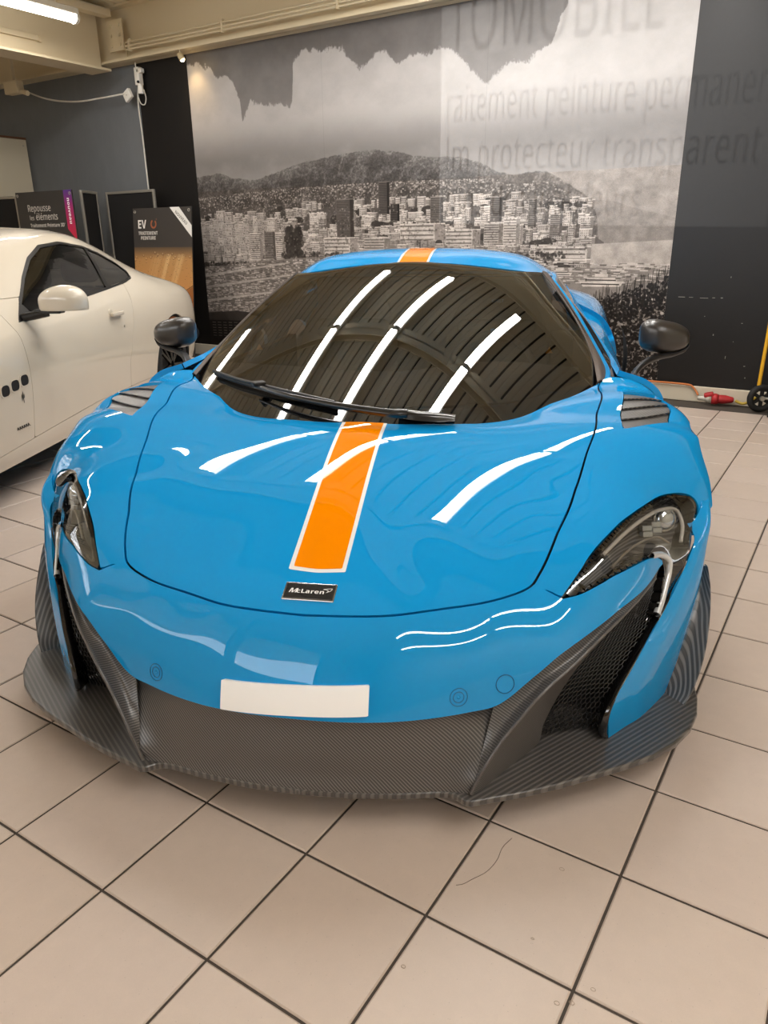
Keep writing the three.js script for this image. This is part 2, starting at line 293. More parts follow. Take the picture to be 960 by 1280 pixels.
// fluorescent fittings
{
  const body = mat({ color: '#e6e0d2', roughness: 0.4 }), glow = mat({ color: '#ffffff', emissive: new THREE.Color(1, 0.965, 0.92), emissiveIntensity: TUBE_GLOW, roughness: 0.3 });
  const fitting = (x, z, y, label, top = CEIL) => {
    const t = thing('tube_light', label, 'lamp', [x, y, z], 0, 'fluorescent tube fittings on the ceiling');
    part('housing', rbox(-0.06, 0.06, 0.02, 0.075, -0.72, 0.72, 0.012), body, t);
    const g = cyl(0.055, 0.055, 1.40, 24); g.scale(1, 1, 0.75); g.rotateX(Math.PI / 2); part('diffuser', g, glow, t);
    for (const s of [-1, 1]) { part('end_cap', (() => { const c = cyl(0.06, 0.06, 0.03, 20); c.scale(1, 1, 0.8); c.rotateX(Math.PI / 2); c.translate(0, 0, s * 0.71); return c; })(), body, t); part('bracket', box(-0.012, 0.012, 0.07, 0.10, s * 0.5 - 0.02, s * 0.5 + 0.02), body, t); part('hanger', (() => { const c = cyl(0.005, 0.005, top - y - 0.08, 6); c.translate(0, 0.08 + (top - y - 0.08) / 2, s * 0.5); return c; })(), body, t); }
    const l = new THREE.RectAreaLight(new THREE.Color(1, 0.965, 0.92), TUBE_LIGHT, 0.10, 1.40); l.name = 'tube_area'; l.position.set(0, -0.043, 0); l.rotation.x = -Math.PI / 2; t.add(l);
    return t;
  };
  fitting(-5.60, -3.92, 3.21, 'lit fluorescent tube fitting hanging beside the deep cream beam');
  for (const [x, which] of [[-2.6, 'between the deep beam and the middle row'], [-1.5, 'in the middle row of the low ceiling'], [-0.3, 'in the row towards the black wall']]) for (const [z, end] of [[-4.15, 'nearer the mural'], [-2.68, 'nearer the cross beam']]) fitting(x, z, 3.28, 'lit fluorescent tube fitting ' + which + ', ' + end);
  for (const [x, z, which] of [[2.5, -1.0, 'in the front bay beside the hand truck'], [2.5, 0.6, 'in the front bay right of the blue car'], [3.7, -0.2, 'in the front bay along the right-hand wall'], [3.7, 1.6, 'in the front bay at the right end of the shop window'], [-5.6, -1.05, 'in the front bay left of the white coupé']]) fitting(x, z, 3.9, 'lit fluorescent tube fitting ' + which, HIGH - 0.05);
}
// ---------------------------------------------------------------- the blue sports car (own axes: x across, y up, z towards its nose)
const CAR = thing('sports_car', 'bright blue mid-engined sports car with orange centre stripe and carbon front splitter', 'car', [0.37971, 0, -0.02743], 0.402981);
const blue = mat({ color: new THREE.Color(0.006, 0.30, 0.69), roughness: 0.5, clearcoat: 1, clearcoatRoughness: 0.012, specularIntensity: 0 });
const gapBlack = mat({ color: '#0a0a0b', roughness: 0.9 });
const gloss = mat({ color: '#0b0b0c', roughness: 0.12, clearcoat: 1, clearcoatRoughness: 0.03 });
const satin = mat({ color: '#161516', roughness: 0.45 });
const pillarMat = mat({ color: '#5a4f48', roughness: 0.7 });
const twill = data(64, 64, (x, y) => { const d = ((x + y) % 32 + 32) % 32, a = d < 16 ? 1 : 0, e = Math.min(d % 16, 15 - d % 16) / 7, v = a ? 96 + 22 * e : 50 + 10 * e, w = ((x - y + 64) % 8 < 4) ? 1.05 : 0.95; return [v * w, v * w * 0.97, v * w * 0.95]; });
const carbonMap = (s) => { const t = twill.clone(); t.repeat.set(s, s); t.needsUpdate = true; return t; };
const carbon = mat({ color: '#ffffff', map: carbonMap(60), roughness: 0.4, clearcoat: 0.6, clearcoatRoughness: 0.3 });
const twill2 = data(64, 64, (x, y) => { const d = (x + y) % 32, a = d < 16, e = Math.min(d % 16, 15 - d % 16) / 7, v = a ? 92 + 14 * e : 60 + 8 * e; return [v, v * 0.965, v * 0.935]; }); twill2.repeat.set(30, 30);
const carbonPlate = mat({ color: '#ffffff', map: twill2, roughness: 0.36, clearcoat: 0.7, clearcoatRoughness: 0.3 });
const chrome = mat({ color: '#d6d8da', roughness: 0.12, metalness: 1 });
const lensGlass = mat({ color: '#f4f6f7', roughness: 0, transmission: 1, thickness: 0, ior: 1.8 });

// front shell: a star-shaped surface through measured points (thin-plate spline of the radius over a stereographic chart)
const SC = V(0, 0.12, -1.55), E1 = V(1, 0, 0), E2 = V(0, 0.8, -0.6), EA = V(0, 0.6, 0.8);
const chart = (p) => { const d = p.clone().sub(SC), r = d.length(); d.divideScalar(r); const w = 1 + d.dot(EA); return [d.dot(E1) / w, d.dot(E2) / w, r]; };
const ch = (p) => chart(V(...p)).slice(0, 2);
const shellPts = [
  [0, .292, -.356], [0, .34, -.372], [0, .39, -.395], [0, .438, -.428], [0, .482, -.475], [0, .525, -.60], [0, .587, -.745], [0, .652, -.91], [0, .704, -1.07], [0, .737, -1.225],
  [.2, .287, -.375], [.2, .385, -.412], [.2, .482, -.484], [.4, .287, -.455], [.4, .385, -.478], [.4, .478, -.55],
  [.506, .507, -.64], [.559, .582, -.791], [.606, .639, -.941], [.649, .70, -1.112], [.694, .75, -1.357], [.726, .778, -1.683],
  [.51, .344, -.511], [.591, .40, -.555], [.704, .434, -.686], [.823, .468, -.866],
  [.571, .486, -.625], [.647, .557, -.746], [.705, .59, -.824], [.792, .614, -.932], [.89, .60, -1.05],
  [.659, .505, -.683], [.716, .518, -.732], [.771, .517, -.796], [.936, .546, -1.034], [.927, .51, -.994], [.913, .46, -.955],
  [.756, .736, -1.234], [.796, .785, -1.552], [.903, .733, -1.356], [.908, .762, -1.591],
  [.25, .522, -.61], [.25, .646, -.91], [.25, .73, -1.235], [.434, .727, -1.40], [.63, .76, -1.576],
  [.84, .68, -1.12], [1.0, .645, -1.30], [.984, .545, -1.07], [.985, .66, -1.6], [.985, .705, -1.30], [.945, .752, -1.42], [.955, .64, -1.12], [.955, .55, -1.75], [.95, .70, -1.75], [.90, .765, -1.75], [.80, .80, -1.75], [1.0, .52, -1.35], [.985, .42, -1.06], [.99, .5, -1.6]];
function tps(q, r, lam) {                                                   // smoothed thin-plate spline over scattered plane points
  const n = q.length, m = n + 3, A = Array.from({ length: m }, () => new Float64Array(m + 1)), K = (d2) => d2 > 0 ? 0.5 * d2 * Math.log(d2) : 0;
  for (let i = 0; i < n; i++) { for (let j = 0; j < n; j++) A[i][j] = K((q[i][0] - q[j][0]) ** 2 + (q[i][1] - q[j][1]) ** 2); A[i][i] += lam; A[i][n] = A[n][i] = 1; A[i][n + 1] = A[n + 1][i] = q[i][0]; A[i][n + 2] = A[n + 2][i] = q[i][1]; A[i][m] = r[i]; }
  for (let c = 0; c < m; c++) {
    let b = c; for (let i = c + 1; i < m; i++) if (Math.abs(A[i][c]) > Math.abs(A[b][c])) b = i; [A[c], A[b]] = [A[b], A[c]];
    for (let i = c + 1; i < m; i++) { const f = A[i][c] / A[c][c]; if (f) for (let j = c; j <= m; j++) A[i][j] -= f * A[c][j]; }
  }
  const w = new Float64Array(m); for (let i = m - 1; i >= 0; i--) { let s = A[i][m]; for (let j = i + 1; j < m; j++) s -= A[i][j] * w[j]; w[i] = s / A[i][i]; }
  return (u, v) => { let s = w[n] + w[n + 1] * u + w[n + 2] * v; for (let i = 0; i < n; i++) s += w[i] * K((u - q[i][0]) ** 2 + (v - q[i][1]) ** 2); return s; };
}
const shellFn = (() => {
  const q = [], r = []; for (const p of shellPts) for (const s of p[0] > 0 ? [1, -1] : [1]) { const c = chart(V(p[0] * s, p[1], p[2])); q.push([c[0], c[1]]); r.push(c[2]); }
  const R = tps(q, r, 6e-4);
  return (u, v) => { const s = R(u, v), k = u * u + v * v; return E1.clone().multiplyScalar(2 * u).addScaledVector(E2, 2 * v).addScaledVector(EA, 1 - k).multiplyScalar(s / (1 + k)).add(SC); };
})();
const SHELL = new Sheet(shellFn, -0.87, 0.87, -0.32, 0.56, 380, 192);
SHELL.border = false;
const onShell = (p, lift = 0) => { const [u, v] = ch(p), [P, N] = SHELL.pn(u, v); return P.addScaledVector(N, lift); };
const shellN = (p) => SHELL.pn(...ch(p))[1];
const sm = (pts, n) => smooth(pts, n);
const mx = (pts) => pts.map((p) => [-p[0], p[1], p[2]]);
// measured curves, one side
const SEAM = [[.74, .78, -1.74], [.726, .774, -1.683], [.694, .75, -1.357], [.649, .70, -1.112], [.606, .639, -.941], [.559, .582, -.791], [.517, .526, -.669], [.492, .508, -.612], [.413, .503, -.54], [.307, .497, -.498], [.2, .491, -.471], [.1, .487, -.46], [0, .485, -.456]];
const LIP = [[0, .29, -.354], [.12, .289, -.363], [.25, .287, -.388], [.37, .286, -.437], [.434, .292, -.475], [.51, .344, -.511], [.591, .40, -.555], [.704, .434, -.686], [.79, .458, -.81], [.832, .474, -.878]];
const HLUP = [[.569, .487, -.622], [.606, .521, -.685], [.647, .558, -.746], [.705, .591, -.824], [.744, .604, -.873], [.792, .616, -.932], [.845, .619, -1.0], [.895, .607, -1.055], [.925, .585, -1.07], [.938, .555, -1.05], [.927, .51, -.994]];
const HLLOW = [[.569, .487, -.622], [.609, .489, -.651], [.659, .503, -.683], [.694, .513, -.711], [.742, .518, -.76], [.785, .516, -.812], [.82, .505, -.85], [.838, .487, -.876]];
const BLADE = [[.927, .51, -.994], [.913, .46, -.955], [.886, .417, -.906], [.85, .382, -.843], [.818, .344, -.794], [.784, .308, -.744], [.754, .272, -.70], [.726, .234, -.663], [.704, .193, -.633], [.699, .14, -.630], [.705, .112, -.640]];
const seamS = sm(SEAM, 60), lipS = sm(LIP, 50), hlupS = sm(HLUP, 50), hllowS = sm(HLLOW, 30);
const GAP = 0.0012;
const uvP = (P) => P.map(ch);
// hood: between the seam and the windscreen foot
const WSB = [[0, .737, -1.232], [.2, .735, -1.25], [.36, .731, -1.315], [.5, .731, -1.455], [.63, .757, -1.57], [.735, .785, -1.70]];
const wsb = sm(WSB, 40);
const hoodPoly = uvP([...mx(seamS), ...seamS.slice(0, -1).reverse(), ...wsb.slice(0, -1).reverse(), ...mx(wsb)]);
const hoodS = polySDF(hoodPoly);
part('hood', SHELL.cut((u, v) => hoodS(u, v) + GAP, { wall: 0.012 }), blue, CAR);
// nose: lip, beak, lower headlight edge, small seam, hood seam
const noseHalf = [...lipS, [.838, .482, -.884], ...hllowS.slice().reverse(), [.54, .499, -.628], ...seamS.slice(30).filter((p) => p[0] <= 0.508)];
const noseS = polySDF(uvP([...noseHalf, ...mx(noseHalf).reverse()]));
const nose = part('front_bumper', SHELL.cut((u, v) => noseS(u, v) + GAP * 0.7, { wall: 0.02 }), blue, CAR);
// fenders
const ventQ = [[.756, .736, -1.234], [.796, .787, -1.552], [.908, .764, -1.591], [.905, .733, -1.345]];
const arch = Array.from({ length: 25 }, (_, i) => { const a = 0.61 + (Math.PI - 1.22) * i / 24; return [.985, .335 + .385 * Math.sin(a), -1.42 + .385 * Math.cos(a)]; });
const fendHalf = [...seamS.filter((p) => p[2] <= -0.612), [.54, .499, -.628], ...hlupS, [.956, .512, -.998], [.975, .545, -1.02], ...arch, [.96, .55, -1.745], [.955, .62, -1.745], [.95, .70, -1.745], [.90, .765, -1.745], [.80, .80, -1.745]];
const fendS = polySDF(uvP(fendHalf)), ventS = polySDF(uvP(ventQ));
for (const s of [1, -1]) part('front_fender', SHELL.cut((u, v) => Math.max(fendS(s * u, v) + GAP, -ventS(s * u, v)), { wall: 0.022 }), blue, CAR);
// dark layer under the shut lines
{
  const inner = polySDF(uvP([...mx(seamS.slice(0, 60)), ...seamS.slice(0, -1).reverse(), ...wsb.slice(0, -1).reverse(), ...mx(wsb)]));
  part('shut_line_seal', SHELL.cut((u, v) => Math.abs(inner(u, v)) - 0.012, { lift: -0.014 }), gapBlack, CAR);
}
// stripe on the hood: white border under an orange field
const orange = mat({ color: new THREE.Color(0.95, 0.265, 0.0), roughness: 0.5, specularIntensity: 0, clearcoat: 1, clearcoatRoughness: 0.015 }), stripeWhite = mat({ color: '#e9e8e6', roughness: 0.4, clearcoat: 1, clearcoatRoughness: 0.02 });
{
  const foot = (P) => -1.236 - P.z - 0.0 * P.x;
  const fine = new Sheet(shellFn, -0.07, 0.07, -0.32, 0.56, 60, 300); fine.border = false;
  const str = part('hood_stripe', fine.cut((u, v, P) => Math.max(Math.abs(P.x - 0.002) - 0.0585, P.z + 0.607, -1.240 - P.z), { lift: 0.0012 }), orange, CAR); str.userData.label = 'orange centre stripe on the hood';
  part('stripe_border', fine.cut((u, v, P) => Math.max(Math.abs(P.x - 0.002) - 0.0685, P.z + 0.596, -1.240 - P.z), { lift: 0.0007 }), stripeWhite, str).userData.label = 'white pinstripe border';
}
// fender vents: four louvre slats each over a dark pocket
for (const s of [1, -1]) {
  const q = ventQ.map((p) => chart(V(...p)).slice(0, 2));
  const uvq = (a, b) => [0, 1].map((k) => (q[0][k] * (1 - b) + q[1][k] * b) * (1 - a) + (q[3][k] * (1 - b) + q[2][k] * b) * a);
  const vent = part('fender_vent', new Sheet((a, b) => { const [u, v] = uvq(a, b), [P, N] = SHELL.pn(u, v); P.addScaledVector(N, -0.03); P.x *= s; return P; }, 0, 1, 0, 1, 10, 10, s < 0).all(), gapBlack, CAR);
  for (let k = 0; k < 4; k++) part('louvre_slat', new Sheet((a, b) => {
    const bb = (k + b * 1.02) / 4.01, [u, v] = uvq(0.02 + 0.96 * a, Math.min(bb, 1)), [P, N] = SHELL.pn(u, v); P.addScaledVector(N, -0.002 - 0.007 * b - 0.003 * Math.sin(a * 3.1)); P.x *= s; return P; }, 0, 1, 0, 1, 16, 10, s < 0).all({ wall: 0.004, uv: (p) => [p.x, p.z] }), carbon, vent);
}
// badge
{
  const at = onShell([0, .502, -.545]), n = shellN([0, .502, -.545]);
  const b = new THREE.Group(); b.name = 'hood_badge'; b.position.copy(at); b.quaternion.setFromUnitVectors(V(0, 0, 1), n); CAR.add(b);
  const tex = canvas(512, 224, (c, w, h) => {
    c.fillStyle = '#121110'; c.fillRect(0, 0, w, h); c.fillStyle = '#f1f0ee'; c.font = 'italic bold 104px sans-serif'; c.textAlign = 'left'; c.save(); c.translate(34, 146); c.scale(1.0, 0.86); c.fillText('M', 0, 0); c.font = 'bold 92px sans-serif'; c.fillText('cLaren', 84, 0); c.restore();
    c.lineWidth = 7; c.strokeStyle = '#f1f0ee'; c.beginPath(); c.moveTo(396, 78); c.quadraticCurveTo(470, 58, 486, 64); c.quadraticCurveTo(484, 96, 440, 118); c.quadraticCurveTo(470, 84, 396, 78); c.stroke();
  });
  part('frame', rbox(-0.061, 0.061, -0.0275, 0.0275, -0.002, 0.0035, 0.003), chrome, b).name = 'badge_frame';
  const pg = rbox(-0.057, 0.057, -0.0235, 0.0235, 0, 0.0048, 0.002), P = pg.attributes.position, U = pg.attributes.uv; for (let i = 0; i < P.count; i++) U.setXY(i, (P.getX(i) + 0.057) / 0.114, (P.getY(i) + 0.0235) / 0.047);
  part('badge_plate', pg, mat({ map: tex, roughness: 0.25, clearcoat: 1 }), b).userData.label = 'black name badge with white lettering';
}
// number plate (blank white) and parking sensors
{
  const ps = boxSDF(-0.163, 0.161, 0.3015, 0.362);
  const fine = new Sheet(shellFn, -0.12, 0.12, -0.32, -0.1, 120, 90); fine.border = false;
  part('number_plate', fine.cut((u, v, P) => ps(P.x, P.y - 0.006 * P.x / 0.16), { lift: 0.012, wall: 0.012 }), mat({ color: '#ffffff', roughness: 0.4 }), nose).userData.label = 'blank white number plate';
  const ring = (p, r, rt, name, cap) => { const at = onShell(p, 0.0006), n = shellN(p); const g = new THREE.TorusGeometry(r, rt, 6, 40); const m = part(name, g, mat({ color: new THREE.Color(0.003, 0.11, 0.27), roughness: 0.4 }), nose); m.position.copy(at); m.quaternion.setFromUnitVectors(V(0, 0, 1), n);
    if (cap) { const c = part('sensor_cap', new THREE.SphereGeometry(r * 0.45, 20, 8, 0, 6.29, 0, 0.9), blue, nose); c.position.copy(onShell(p, -r * 0.25)); c.quaternion.setFromUnitVectors(V(0, 1, 0), n); } };
  for (const s of [1, -1]) { ring([s * .347, .324, -.443], 0.012, 0.0008, 'parking_sensor', true); ring([s * .347, .324, -.443], 0.02, 0.0007, 'sensor_ring', false); }
  ring([.445, .338, -.487], 0.021, 0.0009, 'tow_eye_cover', false);
}
// headlights
for (const s of [1, -1]) {
  const HL = new THREE.Group(); HL.name = 'headlight'; CAR.add(HL);
  const outline = [...hlupS, ...sm(BLADE.slice(0, 4), 12), [.826, .366, -.812], [.806, .362, -.80], [.822, .392, -.828], [.836, .43, -.858], [.842, .462, -.878], ...hllowS.slice().reverse()];
  const S = polySDF(uvP(outline)), sx = (u) => s * u;
  part('headlight_lens', SHELL.cut((u, v) => S(sx(u), v) + 0.0035, { lift: -0.001 }), lensGlass, HL);
  part('headlight_gasket', SHELL.cut((u, v) => Math.max(S(sx(u), v) + 0.0004, -(S(sx(u), v) + 0.0052)), { lift: -0.003, wall: 0.052 }), gloss, HL);
  // bucket: dark tray behind the lens
  part('headlight_tray', SHELL.cut((u, v) => S(sx(u), v) - 0.004, { lift: -0.055, uv: (p) => [p.x * 1.2, p.z * 1.2] }), mat({ color: '#ffffff', map: carbonMap(40), roughness: 0.5 }), HL);
  const P = (p, l) => { const q = onShell(p, l); q.x *= s; return q.toArray(); };
  // light guide round the upper edge and the hook that runs down into the intake
  part('light_guide', tube([[.66, .548, -.765], [.72, .574, -.845], [.79, .590, -.925], [.85, .592, -.99], [.893, .575, -1.028], [.908, .54, -1.01], [.902, .50, -.975]].map((p) => P(p, -0.02)), 0.0055, 50, 8), mat({ color: '#b8b0a6', roughness: 0.25, clearcoat: 1 }), HL);
  part('daytime_running_light', tube([[.80, .512, -.84], [.84, .498, -.882], [.858, .475, -.902], [.858, .448, -.892], [.848, .418, -.868], [.832, .388, -.84], [.813, .366, -.812]].map((p) => P(p, -0.006)), 0.0095, 50, 10), mat({ color: '#cfd2d4', roughness: 0.15, clearcoat: 1, metalness: 0.3 }), HL);
  // projector and LED modules
  const pj = new THREE.Group(); pj.name = 'projector'; pj.position.set(...P([.868, .566, -1.0], -0.04)); const nn = shellN([.86, .56, -.99]); nn.x *= s; nn.lerp(V(0, 0, 1), 0.55).normalize(); pj.quaternion.setFromUnitVectors(V(0, 0, 1), nn); HL.add(pj);
  part('projector_ring', new THREE.TorusGeometry(0.03, 0.005, 10, 32), mat({ color: '#a7a6a5', roughness: 0.25, metalness: 0.8 }), pj);
  part('projector_lens', new THREE.SphereGeometry(0.03, 28, 14, 0, 6.2832, 0, 1.4).rotateX(Math.PI / 2).scale(1, 1, 0.6), mat({ color: '#c9ced2', roughness: 0.05, metalness: 0.75, clearcoat: 1 }), pj);
  for (const [a, b] of [[0, 0], [1, 0], [0, 1], [1, 1]]) { const m = part('led_module', rbox(-0.014, 0.014, -0.007, 0.007, -0.01, 0.01, 0.002), mat({ color: '#9fa4a8', roughness: 0.15, metalness: 0.7 }), HL); m.position.set(...P([.80 + a * .032, .548 + b * .017, -.905 - a * .035 - b * .008], -0.035)); m.quaternion.setFromUnitVectors(V(0, 0, 1), nn); }
  part('light_divider', tube([[.70, .53, -.745], [.77, .545, -.84], [.84, .53, -.93], [.875, .505, -.955]].map((p) => P(p, -0.034)), 0.003, 30, 6), mat({ color: '#8d8478', roughness: 0.3 }), HL);
}
// ---------------------------------------------------------------- carbon splitter, intakes, blades, fins
const uvXZ = (p) => [p.x * 1.0 + p.z * 0.18, p.z], uvXY = (p) => [p.x, p.y];
{
  // floor plate: outline half, front centre -> outer -> back
  const PL = [[-.006, -.352], [.12, -.357], [.23, -.372], [.315, -.390], [.337, -.392], [.352, -.386], [.37, -.373], [.386, -.371], [.43, -.390], [.50, -.418], [.579, -.457], [.66, -.502], [.729, -.541], [.804, -.590], [.864, -.646], [.911, -.710], [.942, -.78], [.958, -.85], [.966, -.93], [.97, -1.0], [.96, -1.03], [.6, -1.03], [-.006, -1.03]];
  const shape = new THREE.Shape(PL.map((p) => new THREE.Vector2(p[0], p[1])));
  let g = new THREE.ExtrudeGeometry(shape, { depth: 0.008, bevelEnabled: true, bevelThickness: 0.005, bevelSize: 0.005, bevelOffset: -0.005, bevelSegments: 3, curveSegments: 4 });
  g.rotateX(Math.PI / 2); g.translate(0, 0.103, 0);
  const U = g.attributes.uv, P = g.attributes.position; for (let i = 0; i < P.count; i++) U.setXY(i, Math.abs(P.getX(i)), P.getZ(i));
  g = merge([g, flipX(g)]);
  const split = part('front_splitter', g, carbonPlate, CAR); split.userData.label = 'matt carbon fibre splitter';
  // centre face between the blue lip and the plate
  const lipX = (x) => { for (let i = 0; i < lipS.length - 1; i++) if (lipS[i + 1][0] >= x) { const t = (x - lipS[i][0]) / (lipS[i + 1][0] - lipS[i][0]); return lipS[i].map((c, k) => c + (lipS[i + 1][k] - c) * t); } return lipS[lipS.length - 1]; };
  const cols = [-1, -.83, -.62, -.4, -.2, 0, .2, .4, .62, .83, 1];
  const row = (f) => cols.map((c) => f(Math.abs(c)).map((q, k) => k === 0 ? q * Math.sign(c) : q));
  const edgeZ = (x) => x < .32 ? -.352 - .38 * x * x : -.391;
  const face = [
    row((c) => { const p = lipX(.43 * c); return [p[0], p[1] + .004, p[2] - .012]; }),
    row((c) => { const p = lipX(.425 * c); return [p[0], p[1] - .03, p[2] - .014 - .004 * (1 - c)]; }),
    row((c) => { const x = .412 * c, p = lipX(x); return [x, .20, p[2] * .5 + (edgeZ(x) - .014) * .5 - .006]; }),
    row((c) => { const x = .397 * c; return [x, .145, edgeZ(x) - .012 + (c > .9 ? .006 : 0)]; }),
    row((c) => { const x = .385 * c; return [x, .116, edgeZ(x) - .004]; }),
    row((c) => { const x = .383 * c; return [x, .100, edgeZ(x) - .002]; })];
  part('splitter_centre', loft(face, 90, 26, true, { uv: uvXY }), carbon, split);
  // splitter keel under the nose, hiding the inside
  part('splitter_undertray', box(-0.66, 0.66, 0.075, 0.095, -1.5, -0.62), satin, split);
  for (const s of [1, -1]) {
    const X = (r) => r.map((p) => [p[0] * s, p[1], p[2]]);
    const RIDGE = [[.3835, .114, -.386], [.404, .167, -.391], [.427, .208, -.405], [.452, .245, -.422], [.483, .278, -.445], [.513, .313, -.464], [.551, .34, -.498], [.598, .363, -.545], [.643, .386, -.597], [.695, .407, -.663], [.757, .428, -.752], [.81, .452, -.835]];
    const rS = sm(RIDGE, 14), lS = sm([[.425, .288, -.480], [.455, .300, -.492], [.51, .346, -.523], [.591, .402, -.567], [.704, .436, -.698], [.79, .459, -.822], [.828, .473, -.882]], 14);
    const mid = rS.map((p, i) => { const q = lS[i], t = .5; return p.map((c, k) => c * (1 - t) + q[k] * t + [.004, -.008, -.018][k] * Math.sin(Math.PI * Math.min(1, i / 11))); });
    part('splitter_wing', loft([X(rS), X(mid), X(lS)], 70, 18, s < 0, { uv: (p) => [Math.abs(p.x) * .7 - p.z * .7, p.y] }), carbon, split);
    // rounded ridge and inner flank down to the mesh
    part('splitter_ridge', tube(X(sm(RIDGE, 24)).map((p) => [p[0], p[1], p[2] - 0.003]), 0.0042, 80, 8), carbon, split);
    const IN = [[.386, .106, -.392], [.42, .106, -.43], [.46, .106, -.49], [.53, .116, -.575], [.545, .19, -.572], [.575, .262, -.582], [.612, .312, -.615], [.66, .352, -.66], [.71, .386, -.715], [.762, .414, -.78], [.81, .446, -.845]];
    const iS = sm(IN, 14);
    part('ridge_flank', loft([X(rS.map((p) => [p[0], p[1], p[2] - .003])), X(iS)], 70, 10, s > 0, { uv: (p) => [p.x + p.z, p.y] }), carbon, split);
    // mesh: hexagon lattice on a curved patch
    const MG = new THREE.Group(); MG.name = 'air_intake'; CAR.add(MG);
    const inner = sm([[.53, .12, -.60], [.545, .19, -.60], [.575, .258, -.607], [.615, .310, -.638], [.665, .352, -.684], [.715, .385, -.738], [.765, .412, -.80], [.805, .445, -.862]], 20), outer = sm([[.70, .11, -.672], [.715, .19, -.672], [.735, .236, -.70], [.765, .275, -.742], [.80, .312, -.79], [.825, .345, -.83], [.845, .378, -.868], [.85, .43, -.90]], 20);
    const patch = gridSurf([X(inner), X(inner.map((p, i) => p.map((c, k) => (c + outer[i][k]) / 2 - (k === 2 ? .012 : 0)))), X(outer)]);
    const L = [], cell = 0.0125, nV = 34, nU = 15;
    const pt = (a, b) => patch(Math.min(Math.max(b, 0), 1), Math.min(Math.max(a, 0), 1));
    const bar = (A, B) => { const d = B.clone().sub(A), l = d.length(); if (l < 1e-4) return; const g2 = new THREE.BoxGeometry(0.0014, l, 0.004); g2.applyQuaternion(new THREE.Quaternion().setFromUnitVectors(V(0, 1, 0), d.normalize())); g2.translate((A.x + B.x) / 2, (A.y + B.y) / 2, (A.z + B.z) / 2); L.push(g2); };
    for (let i = 0; i <= nU; i++) for (let j = 0; j < nV; j++) {
      const a = (i + (j % 2 ? .5 : 0)) / nU, b = j / nV, h = 1 / nV;
      if (a > 1) continue;
      const p0 = pt(a, b + h * .33), p1 = pt(a, b + h * .95), p2 = pt(a - .5 / nU, b + h * 1.33), p3 = pt(a + .5 / nU, b + h * 1.33);
      bar(p0, p1); if (b + h * 1.33 <= 1) { if (a - .5 / nU >= 0) bar(p1, p2); if (a + .5 / nU <= 1) bar(p1, p3); }
    }
    const hex = part('honeycomb_mesh', merge(L), mat({ color: '#17171a', roughness: 0.35, clearcoat: 0.5 }), MG); hex.userData.kind = 'stuff';
    part('intake_duct', loft([X(inner.map((p) => [p[0] - .012, p[1], p[2] - .03])), X(inner.map((p, i) => p.map((c, k) => (c + outer[i][k]) / 2 - (k === 2 ? .13 : 0)))), X(outer.map((p) => [p[0] + .01, p[1], p[2] - .03]))], 30, 14, s < 0), gapBlack, MG);
    part('duct_back', loft([X(inner.map((p) => [p[0] - .014, p[1], p[2] - .01])), X(iS.slice(0).map((p) => [p[0], p[1], p[2] - .004]).filter((_, i) => i > 2).concat([[.81, .446, -.845]]))], 20, 3, s < 0), gapBlack, MG);
    // blade: blue side piece between intake and wheel arch
    const BG = [
      [[.705, .108, -.640], [.752, .108, -.693], [.805, .108, -.752], [.893, .108, -.890], [.968, .108, -1.06]],
      [[.703, .195, -.633], [.752, .20, -.685], [.805, .20, -.744], [.899, .20, -.885], [.976, .20, -1.06]],
      [[.762, .283, -.711], [.80, .287, -.750], [.845, .29, -.800], [.920, .29, -.91], [.983, .29, -1.06]],
      [[.85, .382, -.843], [.874, .381, -.864], [.902, .38, -.892], [.950, .38, -.962], [.986, .38, -1.07]],
      [[.910, .456, -.950], [.926, .458, -.959], [.944, .46, -.974], [.969, .465, -1.012], [.986, .47, -1.08]],
      [[.930, .505, -.992], [.942, .506, -.990], [.958, .520, -1.0], [.974, .545, -1.03], [.984, .57, -1.09]],
      [[.914, .535, -1.020], [.926, .54, -1.020], [.941, .555, -1.036], [.956, .58, -1.066], [.965, .595, -1.125]]];
    const bl = part('bumper_blade', loft(BG.map(X), 50, 70, s < 0, { wall: 0.014 }), blue, CAR);
    // black strake along the blade's inner edge
    const bi = sm(BLADE.slice(1), 26), st = (dx, dy, dz) => X(bi.map((p, i) => { const k = Math.min(1, (25 - i) / 3 + .35); return [p[0] + dx * k, p[1] + dy, p[2] + dz * k]; }));
    part('strake', loft([st(.002, -.002, -.012), st(-.003, -.003, .004), st(-.012, -.006, .006), st(-.02, -.008, .0), st(-.024, -.006, -.03)], 60, 16, s < 0), gloss, bl);
    // carbon end fin standing on the splitter
    const O = [[.902, .098, -.803], [.929, .125, -.832], [.950, .165, -.862], [.967, .21, -.895], [.980, .26, -.935], [.989, .31, -.98], [.990, .36, -1.015], [.985, .402, -1.045]];
    const I = [[.868, .098, -.858], [.884, .13, -.873], [.902, .17, -.895], [.920, .215, -.925], [.938, .262, -.957], [.957, .31, -.995], [.971, .355, -1.03], [.982, .402, -1.055]];
    const B = [[.930, .098, -.885], [.955, .13, -.91], [.974, .17, -.94], [.987, .215, -.975], [.994, .262, -1.01], [.997, .31, -1.035], [.995, .355, -1.05], [.986, .402, -1.065]];
    const fO = sm(O, 16), fI = sm(I, 16), fB = sm(B, 16), mixR = (a, b, t, d = [0, 0, 0]) => a.map((p, i) => p.map((c, k) => c * (1 - t) + b[i][k] * t + d[k]));
